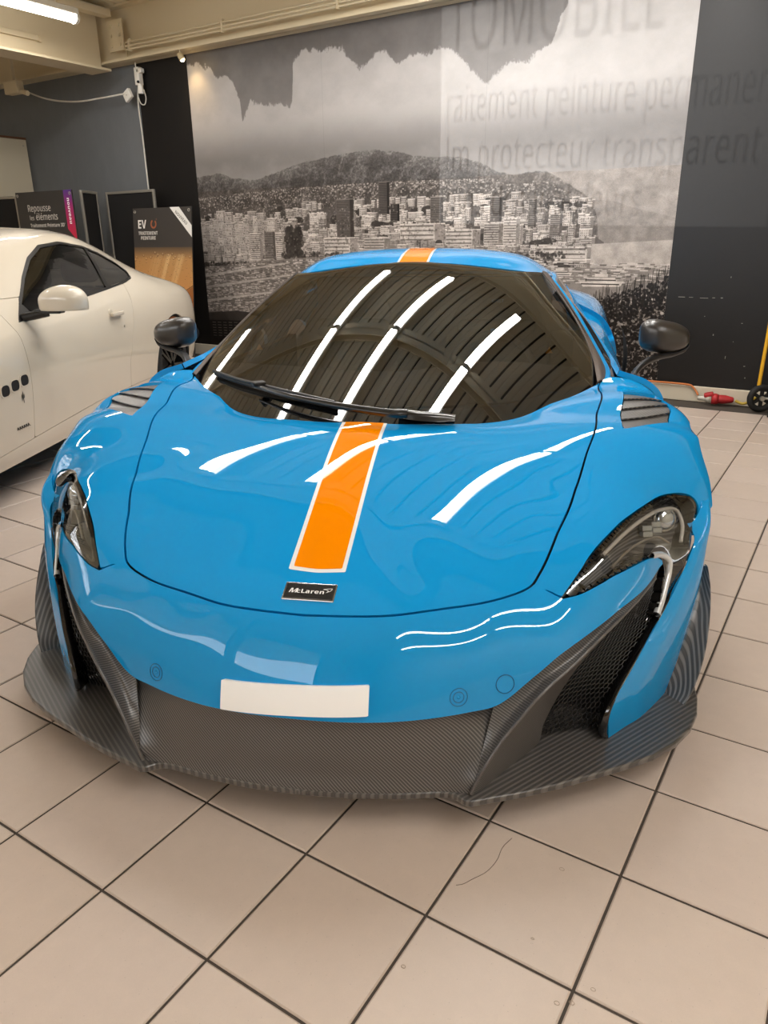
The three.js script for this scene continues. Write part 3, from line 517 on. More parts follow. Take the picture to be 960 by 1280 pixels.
    part('end_fin', loft([X(fI), X(mixR(fI, fO, .5, [-.004, 0, -.006])), X(mixR(fO, fI, .12)), X(mixR(fO, fB, 0, [.004, 0, .003])), X(mixR(fO, fB, .15, [.004, 0, 0])), X(mixR(fO, fB, .55, [.003, 0, 0])), X(fB)], 40, 40, s < 0, { uv: (p) => [p.z, p.y] }), carbon, CAR);
  }
}
// ---------------------------------------------------------------- glasshouse, doors, tail, wheels, cabin
{
  // windscreen: one smooth law for its height, over an outline in plan
  const wsHeight = (x, z, v) => { const t = -(z + 1.222), q = x * x; return .737 + .465 * t - .087 * t * t - (.37 * q - .09 * q * q) * (1 - .22 * v * v * v); };
  const plan = [[[0, -1.205], [.2, -1.225], [.4, -1.305], [.58, -1.48], [.737, -1.70]], [[0, -1.515], [.2, -1.528], [.41, -1.61], [.59, -1.75], [.738, -1.915]], [[0, -1.80], [.2, -1.81], [.4, -1.87], [.57, -1.985], [.702, -2.125]], [[0, -2.095], [.18, -2.102], [.36, -2.14], [.51, -2.22], [.637, -2.34]], [[0, -2.40], [.15, -2.403], [.30, -2.415], [.44, -2.45], [.565, -2.53]]];
  const WS = plan.map((r, i) => r.map(([x, z]) => [x, wsHeight(x, z, i / 4), z]));
  const wsF = gridSurf(mirrorGrid(WS));
  const sheet = new Sheet((u, v) => { const p = wsF(u, v); p.y = wsHeight(p.x, p.z, v); return p; }, 0, 1, 0, 1, 110, 70, false);
  const glass = mat({ color: '#a09a92', roughness: 0, transmission: 1, thickness: 0, ior: 1.95 });
  const edge = (u, v) => Math.min(u * 1.5, (1 - u) * 1.5, v * 1.25, (1 - v) * 1.3);
  const ws = part('windscreen', sheet.cut((u, v) => 0.028 - Math.min(u * 1.5, (1 - u) * 1.5, v * 1.15 - 0.055 - 0.05 * Math.pow(Math.abs(2 * u - 1), 2), (1 - v) * 1.3), { lift: -0.001 }), glass, CAR); ws.userData.label = 'tinted glass windscreen';
  part('windscreen_band', sheet.cut((u, v) => Math.min(u * 1.5, (1 - u) * 1.5, v * 1.15 - 0.055 - 0.05 * Math.pow(Math.abs(2 * u - 1), 2), (1 - v) * 1.3) - 0.028, { lift: -0.001, wall: 0.006 }), mat({ color: '#0e0d0d', roughness: 0.04, clearcoat: 1, clearcoatRoughness: 0 }), ws).userData.label = 'black band round the glass';
  for (const s of [1, -1]) {
    const X = (r) => r.map((p) => [p[0] * s, p[1], p[2]]);
    const inn = sm([[.728, .786, -1.70], ...WS.slice(1).map((r) => [r[4][0] - .012, r[4][1] + .006, r[4][2]])], 13);
    const out = sm([[.752, .786, -1.712], [.772, .802, -1.86], [.768, .824, -1.99], [.728, .898, -2.25], [.675, .985, -2.45], [.60, 1.082, -2.625]], 13);
    part('pillar_cover', loft([X(inn.map((p) => [p[0], p[1] + .002, p[2]])), X(inn.map((p, i) => p.map((c, k) => (c + out[i][k]) / 2 + (k === 1 ? .009 : 0)))), X(out)], 60, 10, s > 0, { wall: 0.004 }), pillarMat, CAR).userData.label = 'dark grey pillar cover beside the windscreen';
    // blue roof rail outside the cover, running back over the side window
    const o2 = sm([[.60, 1.082, -2.625], [.61, 1.102, -2.80], [.625, 1.09, -3.05], [.655, 1.02, -3.35]], 8), rail = [...out, ...o2.slice(1)];
    const low = rail.map((p, i) => [p[0] + .020 + .006 * (i / rail.length), p[1] - .013 - .012 * (i / rail.length), p[2]]);
    const m2 = rail.map((p, i) => p.map((c, k) => (c + low[i][k]) / 2 + [.005, .003, 0][k]));
    part('roof_rail', loft([X(rail), X(m2), X(low)], 90, 12, s > 0, { wall: 0.008 }), blue, CAR);
    // side window
    const belt = sm([[.79, .79, -1.80], [.80, .80, -1.95], [.797, .825, -2.15], [.778, .862, -2.4], [.75, .895, -2.7], [.735, .935, -3.0], [.72, .965, -3.30]], 20);
    part('side_window', loft([X(low), X(low.map((p, i) => p.map((c, k) => (c + belt[i][k]) / 2 + [.012, .004, 0][k]))), X(belt)], 60, 10, s > 0), mat({ color: '#55534f', roughness: 0, transmission: 1, thickness: 0, ior: 1.5 }), CAR);
  }
  // roof
  const RF = [
    [[0, 1.160, -2.392], [.15, 1.157, -2.396], [.30, 1.143, -2.410], [.44, 1.125, -2.448], [.568, 1.104, -2.53]],
    [[0, 1.195, -2.60], [.16, 1.193, -2.60], [.32, 1.183, -2.61], [.47, 1.160, -2.63], [.605, 1.092, -2.68]],
    [[0, 1.212, -2.85], [.16, 1.210, -2.85], [.32, 1.200, -2.85], [.48, 1.172, -2.86], [.612, 1.100, -2.88]],
    [[0, 1.195, -3.15], [.17, 1.192, -3.15], [.34, 1.178, -3.15], [.50, 1.145, -3.15], [.64, 1.062, -3.15]],
    [[0, 1.125, -3.5], [.18, 1.122, -3.5], [.36, 1.105, -3.5], [.54, 1.07, -3.5], [.70, .985, -3.5]],
    [[0, 1.02, -3.95], [.2, 1.018, -3.95], [.4, 1.005, -3.95], [.6, .985, -3.95], [.76, .955, -3.95]],
    [[0, .93, -4.4], [.2, .93, -4.4], [.4, .925, -4.4], [.58, .92, -4.4], [.72, .915, -4.4]],
    [[0, .87, -4.85], [.15, .87, -4.85], [.3, .865, -4.85], [.43, .855, -4.85], [.56, .84, -4.85]]];
  const roofS = new Sheet(gridSurf(mirrorGrid(RF)), 0, 1, 0, 1, 90, 120, false);
  const roof = part('roof', roofS.cut((u, v, P) => -3.32 - P.z, { wall: 0.008 }), blue, CAR);
  const deck = part('engine_cover', roofS.cut((u, v, P) => P.z + 3.325, { wall: 0.008 }), blue, CAR);
  part('cover_slats', merge([0, 1, 2, 3, 4].map((k) => rbox(-0.36, 0.36, 1.105 - k * .032, 1.115 - k * .032, -3.62 - k * .11, -3.55 - k * .11, 0.004))), satin, deck);
  const fineR = new Sheet((u, v) => roofS.f(0.5 + 0.12 * (u - 0.5), v), 0, 1, 0, 1, 50, 160, false);
  const rs = part('roof_stripe', fineR.cut((u, v, P) => Math.max(Math.abs(P.x) - 0.0585, P.z + 2.40, -3.32 - P.z), { lift: 0.0012 }), orange, roof);
  part('roof_stripe_border', fineR.cut((u, v, P) => Math.max(Math.abs(P.x) - 0.0685, P.z + 2.397, -3.32 - P.z), { lift: 0.0007 }), stripeWhite, rs);
  // dark header strip between glass and roof
  // sides: door, sill, rear quarter
  const SD = [
    [[.90, .12, -1.75], [.95, .2, -1.75], [.957, .4, -1.75], [.957, .55, -1.75], [.951, .70, -1.75], [.90, .766, -1.75], [.80, .80, -1.75]],
    [[.89, .12, -2.1], [.94, .2, -2.1], [.928, .4, -2.1], [.92, .53, -2.1], [.915, .65, -2.1], [.885, .735, -2.1], [.80, .815, -2.1]],
    [[.90, .12, -2.6], [.95, .2, -2.6], [.935, .4, -2.6], [.922, .55, -2.6], [.92, .69, -2.6], [.88, .79, -2.6], [.757, .888, -2.6]],
    [[.92, .12, -3.1], [.97, .2, -3.1], [.96, .4, -3.1], [.95, .58, -3.1], [.935, .75, -3.1], [.87, .875, -3.1], [.735, .943, -3.1]],
    [[.93, .12, -3.6], [.985, .22, -3.6], [.995, .42, -3.6], [1.0, .62, -3.6], [.975, .80, -3.6], [.91, .905, -3.6], [.72, .985, -3.6]],
    [[.93, .15, -4.1], [.985, .25, -4.1], [1.0, .45, -4.1], [1.0, .65, -4.1], [.985, .81, -4.1], [.92, .905, -4.1], [.75, .950, -4.1]],
    [[.88, .22, -4.55], [.94, .32, -4.55], [.955, .5, -4.55], [.95, .68, -4.55], [.93, .8, -4.55], [.86, .87, -4.55], [.68, .90, -4.55]],
    [[.78, .3, -4.85], [.83, .4, -4.85], [.85, .55, -4.85], [.84, .7, -4.85], [.81, .78, -4.85], [.74, .82, -4.85], [.55, .84, -4.85]]];
  const archR = (P) => Math.hypot(P.z + 4.07, P.y - .35) - .40, archF = (P) => Math.hypot(P.z + 1.42, P.y - .335) - .385;
  const intake = polySDF([[-3.02, .52], [-3.30, .50], [-3.36, .62], [-3.28, .74], [-3.10, .80], [-2.9, .78]]);
  for (const s of [1, -1]) {
    const sh = new Sheet(gridSurf(SD.map((r) => r.map((p) => [p[0] * s, p[1], p[2]]))), 0, 1, 0, 1, 50, 150, s < 0);
    const side = (f) => sh.cut((u, v, P) => Math.max(f(P), -archR(P), -archF(P), -intake(P.z, P.y)), { wall: 0.02 });
    const door = part('door', side((P) => Math.max(P.z + 1.757, -2.98 - P.z, .235 - P.y)), blue, CAR);
    part('side_skirt', side((P) => Math.max(P.y - .231, -3.75 - P.z)), carbon, CAR);
    part('rear_quarter', side((P) => Math.max(P.z + 2.986, Math.min(.235 - P.y, P.z + 3.75))), blue, CAR);
    part('side_intake', sh.cut((u, v, P) => intake(P.z, P.y) - .02, { lift: -0.07 }), gapBlack, CAR);
    // mirror
    const M = new THREE.Group(); M.name = 'door_mirror'; CAR.add(M);
    const mg = new THREE.SphereGeometry(1, 40, 28), p = mg.attributes.position;
    for (let i = 0; i < p.count; i++) {
      let x = p.getX(i), y = p.getY(i), z = p.getZ(i); const e = (t, k) => Math.sign(t) * Math.pow(Math.abs(t), k);
      x = e(x, .8); y = e(y, .78); z = z < 0 ? Math.max(z, -.5) : e(z, .9);
      const w = 1 - .18 * x * (x > 0 ? 1 : .1); p.setXYZ(i, .098 * x, .063 * y * w - .004 * x + .018 * (x < 0 ? x * -1 : 0) * (y > 0 ? 1 : -.2), .075 * z);
    }
    mg.computeVertexNormals(); if (s < 0) { for (let i = 0; i < p.count; i++) p.setX(i, -p.getX(i)); const a = mg.index.array; for (let i = 0; i < a.length; i += 3) { const t = a[i]; a[i] = a[i + 1]; a[i + 1] = t; } mg.computeVertexNormals(); }
    mg.rotateY(s * 0.25); mg.translate(s * 1.032, .878, -2.225);
    part('mirror_shell', mg, mat({ color: '#2d2824', roughness: 0.34, clearcoat: 0.5, clearcoatRoughness: 0.3 }), M);
    const gl = new THREE.CircleGeometry(1, 32); gl.scale(.082, .05, 1); gl.rotateY(Math.PI); gl.translate(s * 1.022, .875, -2.268); part('mirror_glass', gl, mat({ color: '#cccccc', metalness: 1, roughness: 0.03 }), M);
    const am = [[.870, .728, -1.97], [.900, .762, -2.04], [.950, .793, -2.12], [1.01, .808, -2.18], [1.07, .815, -2.215], [1.115, .828, -2.235], [1.132, .85, -2.24]];
    part('mirror_arm', loft([[0, .006], [.012, .010], [.02, 0], [.012, -.010], [0, -.012], [-.012, -.006], [-.012, .004], [0, .006]].map(([dz, dy]) => am.map((q, i) => [s * q[0], q[1] + dy * (1.5 - i * .12), q[2] + dz * (2.6 - i * .25)])), 40, 24, s > 0), satin, M);
    part('mirror_foot', loft([[.03, .012], [.05, 0], [.0, -.03], [-.05, -.01], [-.05, .012], [.03, .012]].map(([dz, dy]) => [[.862, .715, -1.95], [.885, .742, -1.985], [.905, .770, -2.035]].map((q, i) => [s * q[0], q[1] + dy * (1.4 - i * .3), q[2] + dz * (1.2 - i * .3)])), 14, 20, s > 0), satin, M);
  }
  // tail
  const tail = part('tail_panel', loft([[.86, -4.85], [.72, -4.88], [.55, -4.87], [.35, -4.83], [.16, -4.6]].map(([y, z], i) => [-1, -.6, 0, .6, 1].map((c) => [c * [.56, .82, .85, .82, .75][i], y - (i ? 0 : .03 * c * c), z + .06 * c * c])), 30, 30, true), satin, CAR);
  part('rear_wing', rbox(-0.78, 0.78, 0.93, 0.955, -4.9, -4.62, 0.01), blue, CAR);
  // underbody
  part('underbody', box(-0.80, 0.80, 0.10, 0.16, -4.6, -1.0), satin, CAR);
  part('firewall', box(-0.66, 0.66, 0.14, 0.55, -1.32, -1.26), satin, CAR);
  // wheels
  const tyreM = mat({ color: '#141414', roughness: 0.85 }), rimM = mat({ color: '#2b2b2d', roughness: 0.35, metalness: 0.6 });
  const wheel = (x, z, r, w, s) => {
    const G = new THREE.Group(); G.name = 'wheel'; G.position.set(x * s, r, z); CAR.add(G);
    const prof = [[r - .075, -w / 2], [r - .02, -w / 2], [r - .004, -w / 2 + .02], [r, -w / 4], [r, w / 4], [r - .004, w / 2 - .02], [r - .02, w / 2], [r - .075, w / 2]].map((p) => new THREE.Vector2(p[0], p[1]));
    const g = new THREE.LatheGeometry(prof, 48); g.rotateZ(Math.PI / 2); part('tyre', g, tyreM, G);
    const rg = new THREE.LatheGeometry([[r - .08, -w / 2 + .01], [r - .09, 0], [r - .08, w / 2 - .01]].map((p) => new THREE.Vector2(...p)), 40); rg.rotateZ(Math.PI / 2); part('rim', rg, rimM, G);
    for (let k = 0; k < 10; k++) { const sp = rbox(-.012, .012, .03, r - .075, -.012, .012, .004); sp.rotateX(k * Math.PI / 5); sp.translate(s * (w / 2 - .035), 0, 0); part('spoke', sp, rimM, G); }
    const d = cyl(.17, .17, .03, 32); d.rotateZ(Math.PI / 2); part('brake_disc', d, mat({ color: '#7d7b78', roughness: 0.4, metalness: 0.7 }), G);
    const h = cyl(.035, .035, .02, 20); h.rotateZ(Math.PI / 2); h.translate(s * (w / 2 - .02), 0, 0); part('hub_cap', h, rimM, G);
  };
  for (const s of [1, -1]) { wheel(.83, -1.42, .325, .235, s); wheel(.82, -4.07, .345, .30, s); }
  // cabin
  const trim = mat({ color: '#1c1a19', roughness: 0.75 }), seatM = mat({ color: '#1b1918', roughness: 0.9 });
  part('dashboard', loft([[[-.68, .74, -1.72], [-.35, .745, -1.5], [0, .745, -1.42], [.35, .745, -1.5], [.68, .74, -1.72]], [[-.68, .80, -1.86], [-.35, .80, -1.72], [0, .795, -1.68], [.35, .82, -1.72], [.68, .80, -1.86]], [[-.68, .76, -1.98], [-.35, .77, -1.88], [0, .76, -1.86], [.35, .80, -1.88], [.68, .76, -1.98]], [[-.68, .5, -1.96], [-.35, .5, -1.9], [0, .5, -1.88], [.35, .5, -1.9], [.68, .5, -1.96]]], 40, 30), trim, CAR);
  part('bulkhead', box(-0.64, 0.64, 0.2, 1.06, -3.3, -3.25), trim, CAR);
  part('cabin_floor', box(-0.8, 0.8, 0.16, 0.2, -3.3, -1.3), trim, CAR);
  for (const s of [1, -1]) {
    part('door_card', box(s * .78 - .02, s * .78 + .02, .2, .76, -3.2, -1.8), trim, CAR);
    const S = new THREE.Group(); S.name = 'seat'; S.position.set(s * .36, 0, 0); CAR.add(S);
    part('seat_back', loft([[.24, -2.62], [.45, -2.68], [.65, -2.76], [.85, -2.85], [1.0, -2.92], [1.06, -2.94]].map(([y, z], i) => [-1, -.75, -.35, 0, .35, .75, 1].map((c) => [c * [.24, .25, .25, .23, .15, .1][i], y, z + .07 * Math.pow(Math.abs(c), 3) * (i < 4 ? 1 : .3)])), 26, 30), seatM, S);
    part('seat_base', loft([[.36, -2.2], [.34, -2.4], [.26, -2.62]].map(([y, z]) => [-1, -.75, -.35, 0, .35, .75, 1].map((c) => [c * .25, y + .08 * Math.pow(Math.abs(c), 3), z])), 26, 16), seatM, S);
    part('shoulder_bolster', rbox(-.2, .2, .76, .88, -2.92, -2.80, .04), seatM, S);
  }
  const blueTrim = mat({ color: '#1f78b8', roughness: 0.6 });
  const st = new THREE.Group(); st.name = 'steering_wheel'; st.position.set(.36, .735, -2.06); st.rotation.x = -0.35; CAR.add(st);
  part('wheel_rim', new THREE.TorusGeometry(.172, .014, 12, 60), mat({ color: '#2a2826', roughness: 0.7 }), st);
  for (const a of [0, Math.PI, -Math.PI / 2]) { const g = rbox(0.02, .165, -.014, .014, -.008, .008, .004); g.rotateZ(a); part('wheel_spoke', g, satin, st); }
  part('wheel_hub', (() => { const g = cyl(.055, .06, .04, 24); g.rotateX(Math.PI / 2); return g; })(), satin, st);
  part('wheel_mark', rbox(-.012, .012, .156, .19, -.016, .017, .004), blueTrim, st).userData.label = 'blue centre mark on the steering wheel';
  const lt = canvas(256, 64, (c, w, h) => { c.fillStyle = '#1b1918'; c.fillRect(0, 0, w, h); c.fillStyle = '#3f79ad'; c.font = 'bold 50px sans-serif'; c.textAlign = 'center'; c.fillText('675LT', w / 2, 50); });
  for (const s of [1, -1]) { const m = part('headrest_lettering', new THREE.PlaneGeometry(.11, .028), mat({ map: lt, roughness: 0.9 }), CAR); m.position.set(s * .36, .965, -2.885); m.rotation.x = -0.35; }
  // warning triangles on the seat-belt labels
  const tri = new THREE.Shape([new THREE.Vector2(-.014, 0), new THREE.Vector2(.014, 0), new THREE.Vector2(0, .024)]);
  for (const s of [1, -1]) { const m = part('warning_label', new THREE.ExtrudeGeometry(tri, { depth: 0.001, bevelEnabled: false }), mat({ color: '#c98a1e', roughness: 0.6 }), CAR); m.position.set(s * .575, .84, -2.0); m.rotation.y = 0.2; }
  // rear-view mirror
  part('rear_view_mirror', rbox(-.11, .11, 1.04, 1.09, -2.36, -2.335, .012), satin, CAR);
  // wiper: pivot cover, arm, blade
  const W = new THREE.Group(); W.name = 'windscreen_wiper'; CAR.add(W);
  const on = (x, z, l) => { let lo = [0.5 + x / 1.5, .1]; // find the glass point with this x and z
    for (let k = 0; k < 30; k++) { const p = sheet.f(...lo), h = 1e-3, du = sheet.f(lo[0] + h, lo[1]), dv = sheet.f(lo[0], lo[1] + h), a = (du.x - p.x) / h, b = (dv.x - p.x) / h, c = (du.z - p.z) / h, d = (dv.z - p.z) / h, e = x - p.x, f = z - p.z, D = a * d - b * c; lo = [Math.min(1, Math.max(0, lo[0] + (e * d - b * f) / D)), Math.min(1, Math.max(0, lo[1] + (a * f - c * e) / D))]; }
    const [p, n] = sheet.pn(...lo); return p.addScaledVector(n, l).toArray(); };
  W.userData.on = undefined;
  const bladePts = [[-.63, -1.66], [-.50, -1.535], [-.36, -1.43], [-.22, -1.345], [-.10, -1.29]];
  part('wiper_blade', tube(bladePts.map(([x, z]) => on(x, z, .010)), .0075, 60, 6), mat({ color: '#0d0d0d', roughness: 0.5 }), W);
  part('wiper_spine', tube(bladePts.map(([x, z]) => on(x, z, .022)), .0065, 60, 6), mat({ color: '#1a1817', roughness: 0.35 }), W);
  const armPts = [[-.41, -1.445, .030], [-.26, -1.335, .034], [-.10, -1.262, .036], [.06, -1.232, .034], [.13, -1.24, .030]];
  part('wiper_arm', loft([[-.006, 0], [0, .007], [.006, .0], [0, -.007], [-.006, 0]].map(([dz, dy]) => armPts.map(([x, z, l], i) => { const p = on(x, z, l); return [p[0], p[1] + dy * (1 + .3 * i), p[2] + dz * (1 + .5 * i)]; })), 50, 16), mat({ color: '#171514', roughness: 0.35, clearcoat: 0.5 }), W);
  part('wiper_clip', rbox(-.022, .022, -.007, .007, -.018, .018, .005).applyMatrix4(new THREE.Matrix4().makeRotationY(0.6)).translate(...on(-.385, -1.44, .034)), mat({ color: '#1d1a18', roughness: 0.4 }), W);
  part('wiper_pivot_cover', loft([[-.02, -.004], [-.012, .014], [.008, .018], [.024, .008], [.03, -.006]].map(([dz, dy]) => [[.10, -1.245], [.16, -1.243], [.22, -1.252], [.27, -1.268]].map(([x, z], i) => { const p = on(x, z, .018); return [p[0], p[1] + dy * [1, 1.1, 1, .6][i], p[2] - dz]; })), 30, 14), mat({ color: '#161412', roughness: 0.3, clearcoat: 0.6 }), W);
}
// ---------------------------------------------------------------- mural, screens, posters, cables
{
  const W = 2048, H = 1224;
  const tex = canvas(W, H, (c) => {
    const g = (v, a = 1) => `rgba(${v + 3},${v - 1},${v - 3},${a})`;
    // sky, clouds and mountain, grain by grain
    const at = (P, x) => { if (x <= P[0][0]) return P[0][1]; for (let i = 1; i < P.length; i++) if (x <= P[i][0]) { const t = (x - P[i - 1][0]) / (P[i][0] - P[i - 1][0]); return P[i - 1][1] + (P[i][1] - P[i - 1][1]) * t; } return P[P.length - 1][1]; };
    const CT = [[-20, 68], [31, 66], [129, 86], [161, 124], [219, 124], [255, 157], [283, 223], [288, 300], [313, 269], [335, 228], [376, 240], [451, 255], [500, 251], [539, 280], [556, 234], [566, 113], [615, 84], [679, 94], [742, 94], [800, 101], [834, 143], [876, 176], [905, 164], [947, 133], [998, 132], [1031, 178], [1064, 162], [1113, 158], [1161, 156], [1214, 146], [1257, 158], [1325, 218], [1378, 275], [1453, 223], [1537, 221], [1609, 176], [1660, 60], [1720, -40], [2060, -60]];
    const MT = [[-20, 499], [60, 494], [140, 488], [208, 509], [333, 524], [452, 500], [520, 484], [599, 469], [680, 462], [757, 453], [840, 448], [923, 446], [1046, 462], [1110, 478], [1181, 484], [1293, 490], [1372, 515], [1449, 549], [1508, 560], [1551, 552], [1616, 553], [1665, 577], [1736, 619], [1779, 649], [1800, 700], [1815, 800], [1816, 1400]];
    const FH = [[1600, 640], [1780, 648], [1850, 655], [1900, 672], [2060, 712]];
    const img = c.getImageData(0, 0, W, H), D = img.data, ss = (a, b, t) => { t = Math.min(1, Math.max(0, (t - a) / (b - a))); return t * t * (3 - 2 * t); };
    for (let x = 0; x < W; x++) {
      const ct = at(CT, x), mt = at(MT, x), fh = x > 1600 ? at(FH, x) : 9999;
      for (let y = 0; y < 900; y++) {
        const n1 = fbm(x / 90, y / 70), n2 = fbm(x / 17 + 40, y / 23), n3 = rnd();
        const dark = 112 + 26 * (n1 - .5) + 10 * ss(0, 1400, x) + 30 * ss(0, 300, y);
        const edge = y - ct - 34 * (n2 - .5) - 14 * (fbm(x / 5, y / 9) - .5);
        const body = 206 + 26 * (n1 - .5) - 56 * ss(300, 450, y + 70 * (n1 - .5)) + 22 * ss(455, 560, y);
        let v = dark + (body - dark) * ss(-3, 9, edge);
        if (y > fh) v = 158 + 24 * (n2 - .5) + 8 * (n3 - .5);
        const dm = y - mt - 10 * (n2 - .5);
        if (dm > 0) { const r = 1 - Math.abs(2 * fbm(x / 60 + y / 140, y / 55 + 7) - 1), rock = Math.pow(r, 5), f = fbm(x / 6, y / 5), hz = 16 * ss(1100, 1800, x); const m = 76 + hz + 54 * rock * (f + .2) + 46 * (f - .5) + 22 * (n3 - .5) + 26 * ss(60, 0, dm); v = v + (m - v) * ss(0, 5, dm); }
        v += 5 * (n3 - .5); const k = (y * W + x) * 4; D[k] = v + 3; D[k + 1] = v - 1; D[k + 2] = v - 3; D[k + 3] = 255;
      }
    }
    c.putImageData(img, 0, 0);
    const poly = (pts, close) => { c.beginPath(); pts.forEach((p, i) => i ? c.lineTo(p[0], p[1]) : c.moveTo(p[0], p[1])); for (const p of close) c.lineTo(p[0], p[1]); c.closePath(); };
    for (let i = 0; i < 2300; i++) { const x = rnd() * 1800, y = 560 + 190 * rnd() * rnd() + 0.00003 * (x - 900) * (x - 900), q = rnd(); if (y < at(MT, x) + 30) continue; c.fillStyle = g(165 + 60 * rnd(), .45 + .4 * q); c.fillRect(x, y, 2 + 7 * rnd(), 2 + 4 * rnd()); }
    // town: ground tone, then rows of blocks from back to front
    c.fillStyle = g(96, .75); poly([[-20, 640], [241, 640], [455, 700], [700, 640], [938, 640], [1250, 655], [1528, 664], [1700, 710], [1830, 780]], [[1830, 860], [-20, 960]]); c.fill();
    const block = (x, y, w, h, t, fine) => {
      c.fillStyle = g(t); c.fillRect(x, y, w, h); c.fillStyle = g(t - 62, .9); c.fillRect(x + w * .78, y, w * .22, h);
      c.fillStyle = g(Math.max(40, t - 105), .8); const fh = fine || 7; for (let yy = y + 4; yy < y + h - 3; yy += fh) if (rnd() > .5 || fine) c.fillRect(x + 2, yy, w * .74, fh * .38); else for (let xx = x + 3; xx < x + w * .74; xx += 7) c.fillRect(xx, yy, 3, fh * .5);
      c.fillStyle = g(t + 22); c.fillRect(x - 1, y - 2, w + 2, 3);
    };
    for (let r = 0; r < 9; r++) for (let k = 0; k < 74; k++) {
      const x = rnd() * 1760, base = 640 + r * 24 + (x < 460 ? 34 : x > 1500 ? 22 : 0), w = 16 + 34 * rnd() * (0.6 + r / 9), h = 18 + 44 * rnd() * (0.5 + r / 9); if (rnd() > 0.86) { c.fillStyle = g(58, .9); c.beginPath(); c.ellipse(x, base, 16 + 20 * rnd(), 8 + 10 * rnd(), 0, 0, 6.3); c.fill(); } else block(x, base - h * .6, w, h, 168 + 58 * rnd());
    }
    for (let k = 0; k < 16; k++) block(-10 + k * 26 + 10 * rnd(), 640 + 60 * rnd(), 34 + 20 * rnd(), 110 + 60 * rnd(), 190 + 34 * rnd());
    block(285, 735, 70, 110, 206, 8); block(367, 729, 60, 112, 150, 7); block(428, 735, 48, 106, 212, 8);
    for (let k = 0; k < 260; k++) { c.fillStyle = g(40 + 40 * rnd(), .7); c.beginPath(); c.ellipse(490 + 80 * rnd(), 715 + 110 * rnd(), 4 + 9 * rnd(), 4 + 12 * rnd(), 0, 0, 6.3); c.fill(); }
    block(750, 616, 84, 140, 112, 6); block(950, 561, 49, 113, 92, 6); block(1003, 640, 40, 60, 70, 8); block(1176, 621, 54, 95, 120, 6); block(1416, 630, 46, 80, 118, 6); block(1560, 640, 30, 90, 130, 6); block(1640, 690, 44, 70, 158, 6);
    block(684, 757, 164, 66, 216, 14); block(880, 760, 120, 50, 188, 10); block(1045, 712, 193, 56, 210, 16); block(1241, 735, 141, 52, 208, 13); block(1395, 715, 74, 66, 190, 8); block(1470, 700, 62, 84, 214, 9);
    block(1620, 795, 200, 40, 214, 16); block(1660, 835, 150, 10, 226, 5);
    for (let k = 0; k < 900; k++) { const x = rnd() * 1700; c.fillStyle = g(46 + 40 * rnd(), .7); c.beginPath(); c.ellipse(x, 812 + 26 * rnd() + (x < 460 ? 40 : 0), 2 + 6 * rnd(), 2 + 5 * rnd(), 0, 0, 6.3); c.fill(); }
    // harbour left: water, piers and rows of boats
    c.fillStyle = g(138); poly([[-20, 880], [358, 846], [760, 822], [900, 830]], [[900, 1224], [-20, 1224]]); c.fill();
    for (let r = 0; r < 26; r++) for (let k = 0; k < 70; k++) { const x = -20 + 13 * k + 10 * rnd(), y = 872 + r * 9.5 - x * .06 + 5 * rnd(), q = rnd(); c.fillStyle = q > .42 ? g(196 + 40 * rnd(), .85) : g(84 + 30 * rnd(), .8); c.fillRect(x, y, 8 + 14 * rnd(), 2 + 4 * rnd()); if (q > .8) { c.fillStyle = g(225, .7); c.fillRect(x + 4, y - 10, 1.5, 11); } }
    for (const y of [900, 950, 1010]) { c.fillStyle = g(206, .8); poly([[-20, y + 10], [500, y - 50], [500, y - 44], [-20, y + 22]], []); c.fill(); }
    // dark quay building bottom left
    c.fillStyle = g(66); poly([[-20, 1078], [180, 1062], [420, 1075], [420, 1110], [-20, 1120]], []); c.fill(); c.fillStyle = g(34); poly([[-20, 1110], [420, 1100]], [[420, 1224], [-20, 1224]]); c.fill();
    c.fillStyle = g(150, .7); for (let k = 0; k < 7; k++) for (let j = 0; j < 6; j++) c.fillRect(18 + k * 34, 1118 + j * 12 - k, 22, 3); c.fillStyle = '#8a2a36'; c.fillRect(190, 1150, 26, 22);
    // bay at right with yachts
    c.fillStyle = g(196); poly([[1790, 786], [2060, 774]], [[2060, 870], [1790, 876]]); c.fill(); c.fillStyle = g(150); poly([[1600, 860], [2060, 862]], [[2060, 1224], [1500, 1224]]); c.fill();
    for (let k = 0; k < 300; k++) { const x = 1560 + 500 * rnd(), y = 842 + 70 * rnd(); c.fillStyle = rnd() > .4 ? g(222, .9) : g(92, .6); c.fillRect(x, y, 8 + 24 * rnd(), 2 + 3 * rnd()); }
    const yacht = (x, y, s) => { c.fillStyle = g(234); poly([[x, y], [x + 150 * s, y - 4 * s], [x + 140 * s, y + 14 * s], [x + 14 * s, y + 16 * s]], []); c.fill(); c.fillStyle = g(220); c.fillRect(x + 26 * s, y - 14 * s, 96 * s, 12 * s); c.fillStyle = g(70); c.fillRect(x + 20 * s, y - 8 * s, 104 * s, 4 * s); c.fillRect(x + 6 * s, y + 5 * s, 130 * s, 4 * s); c.fillStyle = g(228); c.fillRect(x + 52 * s, y - 26 * s, 44 * s, 10 * s); };
    yacht(1757, 906, 1); yacht(1880, 955, .9); yacht(1640, 880, .6); yacht(1560, 850, .5);
    // dark scrub bottom right
    for (let k = 0; k < 5200; k++) { const x = 1700 + 360 * rnd(), top = 1000 - (x - 1700) * .34, y = top + (1224 - top) * rnd() + 20 * rnd(); c.fillStyle = rnd() > .2 ? g(22 + 24 * rnd(), .85) : g(190 * rnd() + 50, .6); c.beginPath(); c.ellipse(x, y, 2 + 5 * rnd(), 2 + 4 * rnd(), rnd() * 3, 0, 6.3); c.fill(); }
